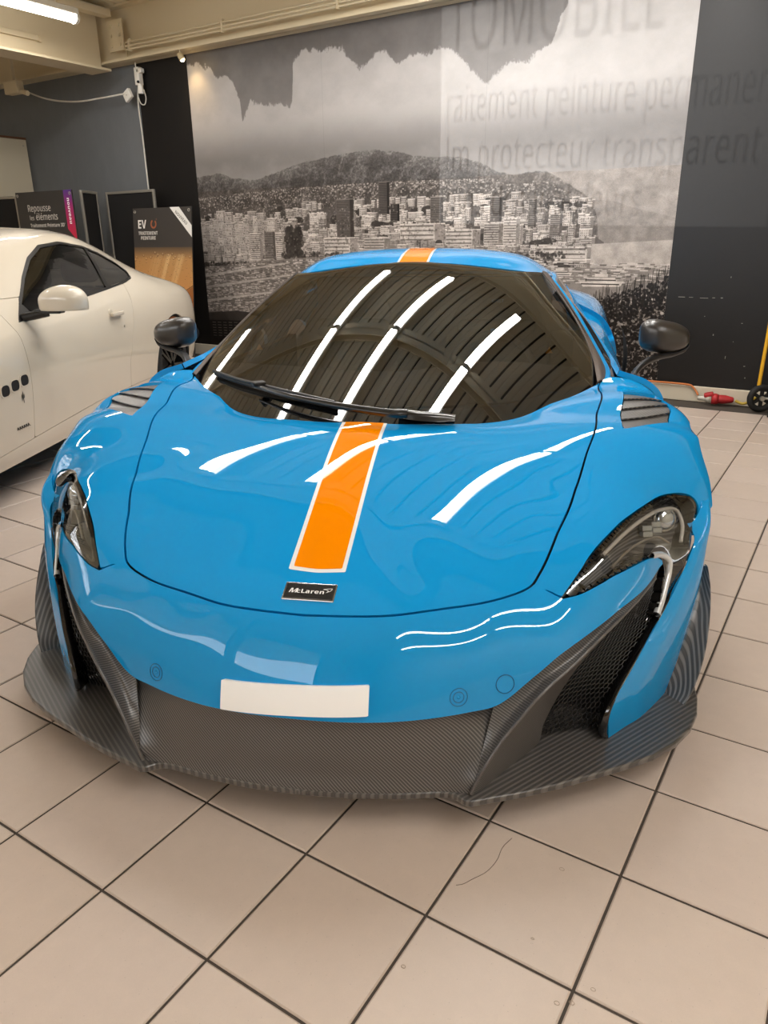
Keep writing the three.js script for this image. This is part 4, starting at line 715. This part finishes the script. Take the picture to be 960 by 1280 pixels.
    for (let k = 0; k < 90; k++) { const x = 1730 + 320 * rnd(), top = 1010 - (x - 1700) * .36; c.strokeStyle = g(28, .8); c.lineWidth = 1.5; c.beginPath(); c.moveTo(x, top + 60); c.lineTo(x + 16 * (rnd() - .5), top - 40 * rnd()); c.stroke(); }
    // print grain, and trees and gaps among the houses
    for (let k = 0; k < 2600; k++) { const x = rnd() * 1780, y = 640 + 190 * rnd(); c.fillStyle = rnd() > .35 ? g(48 + 50 * rnd(), .4) : g(232, .3); c.fillRect(x, y, 2 + 7 * rnd(), 2 + 6 * rnd()); }
    { const im = c.getImageData(0, 0, W, H), E = im.data; for (let y = 560; y < H; y++) for (let x = 0; x < W; x++) { const k = (y * W + x) * 4, n = 0.84 + 0.3 * fbm(x / 26, y / 20) + 0.16 * (rnd() - .5); for (let q = 0; q < 3; q++) E[k + q] = Math.min(255, E[k + q] * n * (q === 0 ? 1.0 : q === 1 ? .975 : .95)); } c.putImageData(im, 0, 0); }
    c.fillStyle = g(30); for (const x of [700, 1388]) { c.globalAlpha = .1; c.fillRect(x, 0, 1.5, H); } c.globalAlpha = 1;
  });
  const g = new THREE.BoxGeometry(5.02, 3.0, 0.004); g.translate(-2.76, 1.622, ZB - 0.001);
  const side = mat({ color: '#b9b4ae', roughness: 0.5 });
  const m = shade(new THREE.Mesh(g, [side, side, side, side, mat({ map: tex, color: '#dad8d6', roughness: 0.4, specularIntensity: 0.5 }), side])); m.name = 'wall_mural'; scene.add(m); tag(m, 'large black and white photo mural of a coastal city below mountains', 'mural');
}
// folding display screens: aluminium frames with black cloth
const alu = mat({ color: '#a9a49a', roughness: 0.35, metalness: 0.6 }), cloth = mat({ color: '#141211', roughness: 0.95 });
{
  const screen = (a, b, h, label) => {
    const dx = b[0] - a[0], dz = b[1] - a[1], L = Math.hypot(dx, dz), t = thing('display_screen', label, 'screen', [a[0], 0, a[1]], -Math.atan2(dz, dx), 'folding display screens in front of the grey wall');
    part('cloth_panel', box(0.02, L - 0.02, 0.08, h - 0.02, -0.006, 0.006), cloth, t);
    for (const x of [0, L - 0.028]) part('upright', rbox(x, x + 0.028, 0, h, -0.014, 0.014, 0.004), alu, t);
    for (const y of [0.06, h - 0.028]) part('crossbar', rbox(0.028, L - 0.028, y, y + 0.028, -0.014, 0.014, 0.004), alu, t);
    for (const x of [0.014, L - 0.014]) part('foot', rbox(x - 0.02, x + 0.02, 0, 0.02, -0.07, 0.07, 0.005), alu, t);
  };
  screen([-6.56, -5.50], [-5.71, -5.46], 1.79, 'black cloth display screen beside the black wall strip');
  screen([-6.40, -5.03], [-6.58, -5.38], 1.79, 'black cloth display screen set edgewise behind the grey lettered poster');
  screen([-7.98, -4.86], [-7.40, -4.92], 1.76, 'black cloth display screen standing left of the grey lettered poster');
}
function posterBoard(name, label, w, h, pos, turn, lean, draw, px) {
  const t = thing(name, label, 'poster', pos, turn);
  const tex = canvas(px, Math.round(px * h / w), draw);
  const g = new THREE.BoxGeometry(w, h, 0.012); g.translate(0, h / 2, 0); const e = mat({ color: '#222020', roughness: 0.6 });
  const p = new THREE.Mesh(g, [e, e, e, e, mat({ map: tex, roughness: 0.45 }), e]); shade(p); p.name = 'printed_sheet'; p.rotation.x = lean; t.add(p);
  for (const s of [-1, 1]) { const c = part('eyelet', new THREE.TorusGeometry(0.013, 0.004, 8, 20), alu, p); c.position.set(s * (w / 2 - 0.035), h - 0.035, 0.008); }
  part('stand', box(-w / 2 + 0.02, w / 2 - 0.02, 0, 0.03, -0.09, 0), alu, t);
  part('strut', tube([[0, 0.02, -0.08], [0, h * 0.35, -0.012 + h * 0.35 * Math.sin(lean)], ], 0.01, 4, 8), alu, t);
  return t;
}
posterBoard('lettered_poster', 'dark grey poster headed Repousse les éléments with a red ribbon', 0.98, 1.785, [-6.81, 0, -4.84], 0.02, -0.01, (c, w, h) => {
  c.fillStyle = '#3a3837'; c.fillRect(0, 0, w, h);
  c.fillStyle = '#d9d5cf'; c.font = '80px sans-serif'; c.fillText('Repousse', 150, 170); c.font = '54px sans-serif'; c.fillText('les', 165, 245); c.font = '78px sans-serif'; c.fillText('éléments', 258, 245); c.font = 'bold 44px sans-serif'; c.fillText("Traitement Peinture 3D'", 160, 308);
  const g = c.createLinearGradient(0, 0, 0, 420); g.addColorStop(0, '#5d3a8c'); g.addColorStop(.35, '#a52a6d'); g.addColorStop(1, '#d62b45'); c.fillStyle = g; c.beginPath(); c.moveTo(w - 118, 0); c.lineTo(w - 8, 0); c.lineTo(w - 8, 430); c.lineTo(w - 118, 330); c.fill();
  c.save(); c.translate(w - 80, 64); c.rotate(Math.PI / 2); c.fillStyle = '#fff'; c.font = 'bold 54px sans-serif'; c.fillText('nouveau', 0, 0); c.restore();
  for (let i = 0; i < 420; i++) { c.fillStyle = `rgba(190,200,215,${.15 + .35 * rnd()})`; const x = w * (.45 + .55 * rnd()), y = h * (.36 + .4 * rnd()); c.beginPath(); c.ellipse(x, y, 2 + 8 * rnd(), 2 + 5 * rnd(), -.5, 0, 6.3); c.fill(); }
}, 820);
posterBoard('treatment_poster', 'tall poster headed EVO with amber droplet picture beside the mural', 0.90, 1.60, [-5.47, 0, -5.16], 0.0, -0.1, (c, w, h) => {
  c.fillStyle = '#3e3a37'; c.fillRect(0, 0, w, h);
  const y0 = h * .25, y1 = h * .80, g = c.createLinearGradient(0, y0, 0, y1); g.addColorStop(0, '#5b4a3a'); g.addColorStop(.14, '#b98a55'); g.addColorStop(.5, '#c98e52'); g.addColorStop(.78, '#9c5a2b'); g.addColorStop(1, '#403a37'); c.fillStyle = g; c.fillRect(0, y0, w, y1 - y0);
  for (let i = 0; i < 26; i++) { const a = w * (.1 + .55 * rnd()); c.strokeStyle = `rgba(255,226,170,${.05 + .12 * rnd()})`; c.lineWidth = 6 + 34 * rnd(); c.beginPath(); c.moveTo(a + w * .22, y0 + 60); c.quadraticCurveTo(a + w * .08, h * .45, a, h * .62); c.stroke(); }
  c.fillStyle = 'rgba(120,58,20,.5)'; c.beginPath(); c.moveTo(w, h * .50); c.quadraticCurveTo(w * .72, h * .57, w * .55, h * .60); c.lineTo(w * .5, h * .76); c.lineTo(w, h * .76); c.fill();
  c.strokeStyle = '#3b2311'; c.lineWidth = 5; c.beginPath(); c.moveTo(w, h * .495); c.quadraticCurveTo(w * .72, h * .57, w * .6, h * .575); c.lineTo(w * .2, h * .58); c.stroke();
  for (let i = 0; i < 260; i++) { const x = w * rnd(), y = y0 + (y1 - y0) * (.05 + .85 * rnd()), r = 2 + 6 * rnd() * rnd() + (i < 14 ? 9 : 0), yy = i < 14 ? y0 + 40 + 70 * rnd() : y; c.strokeStyle = 'rgba(60,30,10,.7)'; c.lineWidth = 2.5; c.beginPath(); c.ellipse(x, yy, r, r * .8, 0, 0.2, 3.4); c.stroke(); c.fillStyle = 'rgba(255,235,200,.35)'; c.beginPath(); c.ellipse(x - r * .2, yy - r * .2, r * .5, r * .4, 0, 0, 6.3); c.fill(); }
  c.fillStyle = '#efe9e2'; c.font = 'bold 96px sans-serif'; c.fillText('EV', 54, 165); c.strokeStyle = '#9b5a3c'; c.lineWidth = 15; c.beginPath(); c.arc(258, 131, 30, -0.9, 4.3); c.stroke(); c.fillStyle = '#9b5a3c'; c.font = '34px sans-serif'; c.fillText('+', 286, 104);
  c.fillStyle = '#d8d2ca'; c.font = 'bold 40px sans-serif'; c.fillText('TRAITEMENT', 62, 218); c.fillText('PEINTURE', 90, 258);
  c.save(); c.beginPath(); c.moveTo(w * .64, 0); c.lineTo(w * .80, 0); c.lineTo(w, h * .115); c.lineTo(w, h * .19); c.closePath(); c.fillStyle = '#e9e6e0'; c.fill(); c.translate(w * .735, 34); c.rotate(.64); c.fillStyle = '#77716a'; c.font = 'bold 36px sans-serif'; c.fillText('NOUVEAU', 0, 14); c.restore();
  c.fillStyle = '#e6e1da'; c.font = 'bold 40px sans-serif'; c.textAlign = 'right'; ['TRAITEMENT', 'NETTOYANT', 'PERMANENT'].forEach((s, i) => c.fillText(s, w * .66, h * (.865 + i * .04)));
  c.fillRect(0, h * .965, w, h * .035);
}, 720);
// pale partition board by the grey wall
{
  const t = thing('partition_board', 'pale cream board standing edge-on against the blue-grey wall', 'board', [-8.12, 0, -5.63]);
  part('board', rbox(-0.02, 0.02, 0, 2.45, 0, 1.25, 0.004), mat({ color: '#c9bfa8', roughness: 0.6 }), t);
  part('screw', (() => { const g = cyl(0.008, 0.008, 0.006, 10); g.rotateZ(Math.PI / 2); g.translate(0.022, 2.38, 0.05); return g; })(), alu, t);
  part('brown_edge', box(-0.024, 0.024, 2.45, 2.475, 0, 1.25), mat({ color: '#6d4a33', roughness: 0.6 }), t);
}
// spot lamp on the beam above the mural's edge
{
  const t = thing('spot_lamp', 'small warm spot lamp hanging under the beam over the mural corner', 'lamp', [-5.17, 3.05, -5.50]);
  part('bracket', tube([[0, 0, 0], [0.0, -0.03, 0.0]], 0.006, 4, 8), cream, t);
  const b = new THREE.Group(); b.name = 'lamp_head'; b.position.set(0.005, -0.055, 0); b.rotation.set(0.35, 0, 0.35); t.add(b);
  part('can', new THREE.LatheGeometry([[0.0, 0.03], [0.026, 0.028], [0.03, 0.0], [0.03, -0.03], [0.026, -0.034]].map((p) => new THREE.Vector2(...p)), 24), mat({ color: '#c9b58c', roughness: 0.4 }), b);
  part('bulb', new THREE.SphereGeometry(0.024, 16, 10).translate(0, -0.03, 0), mat({ color: '#fff2d8', emissive: new THREE.Color(1, 0.72, 0.35), emissiveIntensity: 12 }), b);
  const l = new THREE.SpotLight(new THREE.Color(1, 0.68, 0.32), 0.25, 0, 0.75, 0.9); l.name = 'spot_light'; l.position.set(-5.16, 2.95, -5.49); l.target.position.set(-5.13, 2.6, -5.72); l.castShadow = true; scene.add(l); scene.add(l.target);
}
// conduits along the beam
const wireW = mat({ color: '#ddd8cd', roughness: 0.5 });
{
  const t = thing('conduit_run', 'three cream conduit pipes clipped along the beam over the mural', 'pipes');
  for (const [y, r] of [[3.135, 0.010], [3.165, 0.012], [3.20, 0.010]]) part('pipe', tube([[-6.0, y - .06, ZB + .13], [-6.02, y - .01, ZB + .17], [-5.93, y, ZB + .205], [-5.5, y, ZB + .205], [-2, y, ZB + .205], [4.9, y, ZB + .205]], r, 60, 8), cream, t);
  for (const x of [-5.86, -4.55, -3.2]) part('pipe_clip', box(x - 0.012, x + 0.012, 3.115, 3.225, ZB + .19, ZB + .221), cream, t);
  const tr = thing('cable_trunking', 'cream cable trunking fixed along the top of the deep beam', 'trunking', [0, 0, 0]); part('trunk', rbox(-6.16, -6.05, 3.44, 3.50, -5.44, -4.3, 0.006), cream, tr); part('lid', rbox(-6.157, -6.053, 3.50, 3.512, -5.44, -4.3, 0.003), creamWall, tr);
  const c2 = thing('web_conduit', 'short cream conduit box on the web of the deep beam', 'conduit', [0, 0, 0]); part('duct', rbox(-6.33, -6.295, 3.13, 3.18, -4.72, -3.6, 0.005), cream, c2); part('end_cap', rbox(-6.332, -6.29, 3.125, 3.185, -4.75, -4.72, 0.004), cream, c2);
}
// sockets, camera and cables in the corner
{
  const white = mat({ color: '#e9e5dc', roughness: 0.4 });
  const d = thing('security_camera', 'white wall camera with adapter hanging in the corner under the beam', 'camera', [-5.94, 2.80, ZB + .06]);
  part('adapter', rbox(-.035, .035, .03, .20, -.03, .03, .008), white, d); part('arm', rbox(.0, .075, .14, .185, -.02, .03, .008), white, d); part('lens_body', (() => { const g = cyl(.028, .03, .09, 20); g.translate(.035, -.01, .02); return g; })(), white, d); part('lens', new THREE.SphereGeometry(.014, 14, 10).translate(.035, .055, .045), mat({ color: '#111', roughness: 0.1 }), d); part('antenna', (() => { const g = cyl(.006, .006, .09, 8); g.translate(-.03, .24, 0); return g; })(), white, d);
  const k = thing('junction_box', 'white square junction box at the end of the hanging cable', 'box', [-6.07, 2.74, ZB + .12]); part('box_body', rbox(-.055, .055, -.05, .05, -.02, .02, .008).rotateZ(0.5), white, k); part('cover_screw', new THREE.SphereGeometry(.006, 8, 6).translate(0, 0, .021), alu, k);
  single('hanging_cable', tube([[-7.74, 2.925, -5.5], [-7.37, 2.815, -5.5], [-6.87, 2.745, -5.5], [-6.40, 2.741, -5.5], [-6.1, 2.755, -5.54]], 0.009, 50, 8), wireW, 'white cable sagging in front of the blue-grey wall', 'cable');
  single('wall_cable', tube([[-5.97, 2.83, ZB + .05], [-6.035, 2.70, ZB + .02], [-6.035, 2.3, ZB + .012], [-6.035, 0.3, ZB + .012]], 0.008, 60, 8), wireW, 'thin white cable running down the edge of the black wall strip', 'cable');
  single('looped_cable', tube([[-5.865, 2.78, ZB + .075], [-5.85, 2.70, ZB + .07], [-5.89, 2.645, ZB + .06], [-5.96, 2.66, ZB + .05], [-5.985, 2.74, ZB + .06]], 0.006, 40, 6), wireW, 'thin white cable loop under the corner camera', 'cable');
  const b = thing('cable_gland_box', 'cream cable gland box on a post above the hanging cable', 'box', [-7.62, 2.92, -5.27]); part('gland_body', rbox(-.14, .10, -.06, .07, -.05, .05, .01), cream, b); part('gland', (() => { const g = cyl(.022, .028, .12, 14); g.rotateZ(Math.PI / 2 - .25); g.translate(.16, -.055, 0); return g; })(), cream, b); part('post', rbox(-.03, .01, .06, .62, -.02, .02, .005), cream, b);
}
// right-hand side: cable, red plug, hand truck
{
  const oc = mat({ color: '#c8743a', roughness: 0.6 });
  single('orange_cable', tube([[-1.3, .137, ZB + .045], [-.4, .136, ZB + .046], [.0, .135, ZB + .046], [.03, .131, ZB + .05], [.07, .095, ZB + .06], [.095, .066, ZB + .08]], .008, 70, 8), oc, 'orange cable lying along the top of the white baseboard', 'cable');
  const p = thing('power_coupling', 'red industrial plug and socket lying beside the white baseboard', 'plug', [.20, .05, ZB + .10], 0.18);
  const lat = (pr) => { const g = new THREE.LatheGeometry(pr.map((q) => new THREE.Vector2(...q)), 24); g.rotateZ(-Math.PI / 2); return g; };
  const red = mat({ color: '#b3262b', roughness: 0.5 }), gr = mat({ color: '#c9c3b6', roughness: 0.5 });
  part('grey_plug', lat([[.010, -.10], [.016, -.09], [.02, -.05], [.032, -.03], [.034, -.005], [0, -.005]]), gr, p);
  part('socket_collar', lat([[.0, 0], [.040, 0], [.042, .03], [.036, .05], [0, .052]]), red, p);
  part('flap', rbox(-.05, .02, .02, .052, -.03, .03, .012).rotateZ(.25), red, p);
  part('socket_body', lat([[.034, .045], [.033, .10], [.022, .15], [.014, .16], [0, .16]]), red, p);
  single('yellow_cable', tube([[.37, .045, ZB + .07], [.42, .03, ZB + .08], [.47, .05, ZB + .09], [.52, .10, ZB + .11]], .011, 24, 8), mat({ color: '#c3a33c', roughness: 0.6 }), 'short yellow cable between the red socket and the hand truck', 'cable');
  const h = thing('hand_truck', 'black wheeled hand truck with yellow handle tube by the black wall', 'trolley', [.66, 0, ZB + .16], 0.1);
  const tm = mat({ color: '#111111', roughness: 0.7 });
  for (const [x, nm] of [[-.105, 'road_wheel'], [.36, 'road_wheel']]) {
    const w = new THREE.Group(); w.name = nm; w.position.set(x, .105, .02); w.rotation.y = -Math.PI / 2 + .45; h.add(w);
    const g = new THREE.TorusGeometry(.082, .023, 12, 36); g.rotateY(Math.PI / 2); part('rubber_tyre', g, tm, w);
    for (let k = 0; k < 6; k++) { const s2 = box(-.008, .008, .015, .075, -.012, .012); s2.rotateX(k * Math.PI / 3); part('wheel_spoke', s2, tm, w); }
    const hb = cyl(.018, .018, .05, 16); hb.rotateZ(Math.PI / 2); part('hub', hb, alu, w); }
  part('axle', (() => { const g = cyl(.01, .01, .46, 10); g.rotateZ(Math.PI / 2); g.translate(.13, .105, .02); return g; })(), alu, h);
  const yl = mat({ color: '#d9a51c', roughness: 0.45 });
  part('handle_tube', tube([[-.135, .17, .03], [-.13, .5, .0], [-.125, .8, -.03], [-.11, 1.05, -.05], [.13, 1.12, -.05], [.36, 1.05, -.05], [.36, .5, .0], [.36, .12, .03]], .013, 80, 10), yl, h);
  part('back_frame', merge([box(-.075, -.055, .1, 1.0, -.02, .0), box(.3, .32, .1, 1.0, -.02, .0), box(-.07, .32, .45, .47, -.02, 0), box(-.07, .32, .8, .82, -.02, 0)]), tm, h);
  part('toe_plate', box(-.05, .31, .012, .02, .03, .24), tm, h);
}
// ---------------------------------------------------------------- white coupé behind, on the left
{
  const wd = [0.472, 0.8816], ld = [0.8816, -0.472];
  const K = thing('coupe', 'cream white two-door coupé with three side vents and black wheels', 'car', [-2.304 - .885 * ld[0], 0, -1.245 - .885 * ld[1]], Math.atan2(wd[0], wd[1]));
  const paint = mat({ color: '#cbc0ae', roughness: 0.4, clearcoat: 1, clearcoatRoughness: 0.03, specularIntensity: 0.5 });
  const trimB = mat({ color: '#171615', roughness: 0.35 }), glass = mat({ color: '#5d6664', roughness: 0, transmission: 1, thickness: 0, ior: 1.5 });
  const ST = [
    [1.47, [[.45, .24], [.62, .32], [.66, .5], [.60, .62], [.5, .68], [.42, .70], [.3, .71], [.15, .715], [0, .72]]],
    [1.22, [[.74, .2], [.84, .34], [.87, .55], [.83, .69], [.72, .76], [.58, .775], [.4, .785], [.2, .79], [0, .795]]],
    [.85, [[.84, .2], [.90, .34], [.935, .57], [.91, .73], [.81, .82], [.65, .84], [.43, .85], [.21, .855], [0, .86]]],
    [.42, [[.87, .2], [.92, .32], [.950, .58], [.93, .75], [.85, .85], [.68, .885], [.45, .90], [.22, .905], [0, .91]]],
    [-.05, [[.872, .2], [.905, .3], [.94, .58], [.922, .77], [.862, .862], [.72, .915], [.48, .94], [.23, .955], [0, .96]]],
    [-.45, [[.873, .2], [.90, .3], [.935, .58], [.918, .79], [.862, .885], [.76, 1.0], [.56, 1.075], [.28, 1.105], [0, 1.115]]],
    [-.85, [[.874, .2], [.90, .3], [.932, .59], [.915, .80], [.862, .91], [.715, 1.13], [.56, 1.23], [.3, 1.265], [0, 1.275]]],
    [-1.25, [[.876, .2], [.903, .3], [.932, .60], [.917, .815], [.862, .935], [.67, 1.24], [.54, 1.31], [.3, 1.335], [0, 1.342]]],
    [-1.65, [[.878, .2], [.91, .3], [.94, .61], [.925, .83], [.862, .965], [.66, 1.245], [.53, 1.318], [.3, 1.345], [0, 1.353]]],
    [-2.05, [[.882, .2], [.925, .32], [.955, .61], [.942, .84], [.865, .985], [.675, 1.165], [.52, 1.255], [.29, 1.30], [0, 1.31]]],
    [-2.45, [[.885, .2], [.94, .34], [.968, .61], [.955, .84], [.868, .965], [.70, 1.06], [.52, 1.135], [.28, 1.175], [0, 1.185]]],
    [-2.85, [[.86, .22], [.925, .34], [.952, .60], [.938, .82], [.86, .93], [.70, .985], [.5, 1.015], [.26, 1.035], [0, 1.04]]],
    [-3.18, [[.76, .26], [.85, .38], [.885, .60], [.865, .80], [.79, .89], [.64, .93], [.44, .95], [.22, .96], [0, .965]]],
    [-3.40, [[.55, .32], [.66, .42], [.70, .60], [.68, .76], [.60, .84], [.48, .87], [.33, .885], [.16, .89], [0, .89]]]];
  const win = polySDF([[-.43, .875], [-.58, .98], [-.76, 1.085], [-.95, 1.18], [-1.14, 1.243], [-1.39, 1.262], [-1.68, 1.236], [-1.88, 1.188], [-2.02, 1.125], [-2.065, 1.06], [-2.02, 1.015], [-1.87, .992], [-1.5, .962], [-1.0, .925]]);
  const aR = (P) => Math.hypot(P.z + 2.45, P.y - .345) - .385, aF = (P) => Math.hypot(P.z - .46, P.y - .345) - .385;
  const wsS = polySDF([[-.02, -.62], [.02, 0], [-.02, .62], [-.5, .60], [-.98, .50], [-1.05, 0], [-.98, -.50], [-.5, -.60]]), rwS = polySDF([[-2.0, -.42], [-2.0, .42], [-2.75, .50], [-2.8, 0], [-2.75, -.50]]);
  const line = (f, w) => (P) => Math.abs(f(P)) - w;
  for (const s of [1, -1]) {
    const sh = new Sheet(gridSurf(ST.map(([z, r]) => r.map((p) => [p[0] * s, p[1], z]))), 0, 1, 0, 1, 130, 340, s > 0); sh.border = false;
    const up = (P) => P.y > .9 || Math.abs(P.x) < .6;
    const glassTop = (P) => Math.min(P.y > .9 && Math.abs(P.x) < .72 ? Math.min(wsS(P.z, P.x), rwS(P.z, P.x)) : 9, 9);
    const hole = (P) => Math.max(-aR(P), -aF(P), -win(P.z, P.y) + .0, -glassTop(P));
    const sill = (P) => .285 + .045 * Math.min(1, Math.max(0, -P.z / 1.1)) - P.y;                    // below the sill line
    const df = (P) => P.z + .335 + .05 * Math.max(0, P.y - .55), dr = (P) => P.z + 1.61 + Math.max(0, P.y - .5) * .45;
    const isDoor = (P) => Math.max(df(P), -dr(P), sill(P), P.y - .99, .6 - Math.abs(P.x));
    part('body_shell', sh.cut((u, v, P) => Math.max(hole(P), -isDoor(P) + .0015, sill(P) + .001), { wall: .012 }), paint, K);
    part('side_sill', sh.cut((u, v, P) => Math.max(hole(P), -sill(P) + .002), { wall: .012 }), paint, K);
    const door = part('car_door', sh.cut((u, v, P) => Math.max(hole(P), isDoor(P) + .0015), { wall: .012 }), paint, K);
    part('inner_liner', sh.cut((u, v, P) => Math.max(-aR(P) - .02, -aF(P) - .02, P.y - .9), { lift: -.02 }), gapBlack, K);
    const sw = part('side_glass', sh.cut((u, v, P) => win(P.z, P.y) + .014, { lift: -.004 }), glass, K);
    part('window_surround', sh.cut((u, v, P) => Math.max(win(P.z, P.y), -win(P.z, P.y) - .015), { lift: .002, wall: .008 }), trimB, sw);
    part('door_post', sh.cut((u, v, P) => Math.max(Math.abs(P.z + 1.60 + (1.245 - P.y) * -.52 + .12) - .022, win(P.z, P.y) + .006), { lift: .001 }), trimB, sw);
    part('mirror_sail', sh.cut((u, v, P) => Math.max(win(P.z, P.y) + .004, -.60 - P.z + (P.y - .9) * .5), { lift: .001 }), trimB, sw);
    // three oval vents, badge, script
    for (let k = 0; k < 3; k++) {
      const cz = -.085 - k * .092, cy = .592 + k * .010, d = (P) => { const a = Math.abs(P.z - cz) / .037, b = Math.abs(P.y - cy) / .026; return (Math.pow(a ** 3 + b ** 3, 1 / 3) - 1) * .026; };
      const fine = new Sheet((u, v) => sh.f(.16 + .2 * u, .29 + .09 * v), 0, 1, 0, 1, 60, 90, s > 0);
      part('side_vent', fine.cut((u, v, P) => d(P), { lift: .0015 }), gapBlack, K);
      part('vent_rim', fine.cut((u, v, P) => Math.max(d(P) - .006, -d(P)), { lift: .003, wall: .004 }), paint, K);
    }
    const on = (z, y, l = 0) => { let u = .3, v = (1.47 - z) / 4.87; for (let k = 0; k < 40; k++) { const p = sh.f(u, v), h = 1e-3, a = sh.f(u + h, v), b = sh.f(u, v + h), A = (a.z - p.z) / h, B = (b.z - p.z) / h, C = (a.y - p.y) / h, D = (b.y - p.y) / h, e = z - p.z, f = y - p.y, q = A * D - B * C; u += .7 * (e * D - B * f) / q; v += .7 * (A * f - C * e) / q; u = Math.min(.6, Math.max(0, u)); v = Math.min(1, Math.max(0, v)); } const [P, N] = sh.pn(u, v); return P.addScaledVector(N, l); };
    const em = part('fender_emblem', (() => { const g = new THREE.ShapeGeometry(new THREE.Shape([[0, .03], [.008, .006], [.014, .018], [.012, -.006], [.004, -.008], [.003, -.03], [-.003, -.03], [-.004, -.008], [-.012, -.006], [-.014, .018], [-.008, .006]].map((p) => new THREE.Vector2(...p)))); return g; })(), mat({ color: '#4a463f', roughness: 0.3, metalness: 0.5 }), K); em.position.copy(on(-.235, .535, .003)); em.rotation.y = s * Math.PI / 2;
    const sc = part('fender_script', (() => { const L = []; for (let k = 0; k < 6; k++) L.push(tube([[-.06 + k * .02, -.006, 0], [-.055 + k * .02, .008, 0], [-.048 + k * .02, -.004, 0], [-.04 + k * .02, -.006, 0]], .0022, 10, 5)); return merge(L); })(), mat({ color: '#3a3631', roughness: 0.4 }), K); sc.position.copy(on(-.225, .385, .003)); sc.rotation.y = s * Math.PI / 2; sc.userData.kind = 'stuff';
    // handle
    const H = part('door_handle', rbox(-.085, .085, -.013, .013, 0, .024, .009, 3), paint, door); H.position.copy(on(-1.47, .822, .012)); H.rotation.y = s * Math.PI / 2;
    const HC = part('handle_cup', new THREE.SphereGeometry(.04, 20, 12).scale(1, .8, .25), mat({ color: '#b3a997', roughness: 0.5 }), door); HC.position.copy(on(-1.43, .826, -.006)); HC.rotation.y = s * Math.PI / 2;
    const kh = part('key_cylinder', (() => { const g = cyl(.008, .008, .006, 14); g.rotateZ(Math.PI / 2); return g; })(), alu, door); kh.position.copy(on(-1.57, .735, .002));
    // mirror
    const M = new THREE.Group(); M.name = 'wing_mirror'; K.add(M);
    const mg = new THREE.SphereGeometry(1, 32, 22), p = mg.attributes.position; for (let i = 0; i < p.count; i++) { let x = p.getX(i), y = p.getY(i), z = p.getZ(i); const e = (t, k) => Math.sign(t) * Math.pow(Math.abs(t), k); x = e(x, .8); y = y < 0 ? Math.max(e(y, .6), -.42) : e(y, .8) * (1 - .22 * Math.max(0, -x)); z = Math.max(z, -.45); p.setXYZ(i, s * .128 * x, .088 * y, .085 * z); }
    mg.computeVertexNormals(); mg.translate(s * 1.06, .965, -.55); part('mirror_cap', mg, paint, M);
    part('mirror_base', rbox(-.085, .06, 0, .022, -.03, .03, .008).translate(s * 1.0, .912, -.53), trimB, M);
    part('mirror_stalk', tube([[s * .86, .895, -.49], [s * .92, .905, -.51], [s * .98, .918, -.53]], .022, 12, 8), trimB, M);
  }
  const full = new Sheet(gridSurf(ST.map(([z, r]) => [...r.slice(4).map((p) => [p[0], p[1], z]), ...r.slice(4, -1).reverse().map((p) => [-p[0], p[1], z])])), 0, 1, 0, 1, 60, 150, true);
  part('front_glass', full.cut((u, v, P) => Math.max(wsS(P.z, P.x), .9 - P.y), { lift: -.004 }), glass, K); part('rear_glass', full.cut((u, v, P) => Math.max(rwS(P.z, P.x), .9 - P.y), { lift: -.004 }), glass, K);
  // wheels, seats, floor
  const tyreM = mat({ color: '#121212', roughness: 0.85 }), rimM = mat({ color: '#1b1b1c', roughness: 0.25, metalness: 0.5 });
  for (const s of [1, -1]) for (const z of [.46, -2.45]) {
    const G = new THREE.Group(); G.name = 'road_wheel'; G.position.set(s * .80, .345, z); K.add(G); const r = .345, w = .25;
    const g = new THREE.LatheGeometry([[r - .085, -w / 2], [r - .02, -w / 2], [r, -w / 3], [r, w / 3], [r - .02, w / 2], [r - .085, w / 2]].map((q) => new THREE.Vector2(...q)), 44); g.rotateZ(Math.PI / 2); part('tyre', g, tyreM, G);
    const rg = new THREE.LatheGeometry([[r - .085, -w / 2], [r - .10, 0], [r - .085, w / 2]].map((q) => new THREE.Vector2(...q)), 40); rg.rotateZ(Math.PI / 2); part('rim', rg, rimM, G);
    for (let k = 0; k < 7; k++) for (const d of [-.12, .12]) { const sp = rbox(-.01, .01, .03, r - .085, -.011, .011, .003); sp.rotateX(k * 2 * Math.PI / 7 + d); sp.translate(s * (w / 2 - .02), 0, 0); part('spoke', sp, rimM, G); }
    const d = cyl(.165, .165, .03, 30); d.rotateZ(Math.PI / 2); part('brake_disc', d, mat({ color: '#5d5b58', roughness: 0.4, metalness: 0.6 }), G);
  }
  const lea = mat({ color: '#2a2724', roughness: 0.7 });
  part('cabin_floor', box(-.84, .84, .22, .28, -3.0, 1.1), lea, K); part('dash', rbox(-.74, .74, .55, .88, -.5, -.1, .05), lea, K); part('parcel_shelf', box(-.7, .7, .8, .86, -2.9, -2.3), lea, K);
  for (const s of [1, -1]) for (const z of [-1.35, -2.05]) { const S = new THREE.Group(); S.name = 'car_seat'; S.position.set(s * .38, 0, z); K.add(S); part('seat_back', rbox(-.25, .25, .45, .95, -.10, .04, .06).rotateX(-.12), lea, S); part('headrest', rbox(-.13, .13, .98, 1.15, -.22, -.10, .05), lea, S); part('seat_cushion', rbox(-.26, .26, .36, .5, .0, .5, .05), lea, S); }
}
renderer.render(scene, camera);
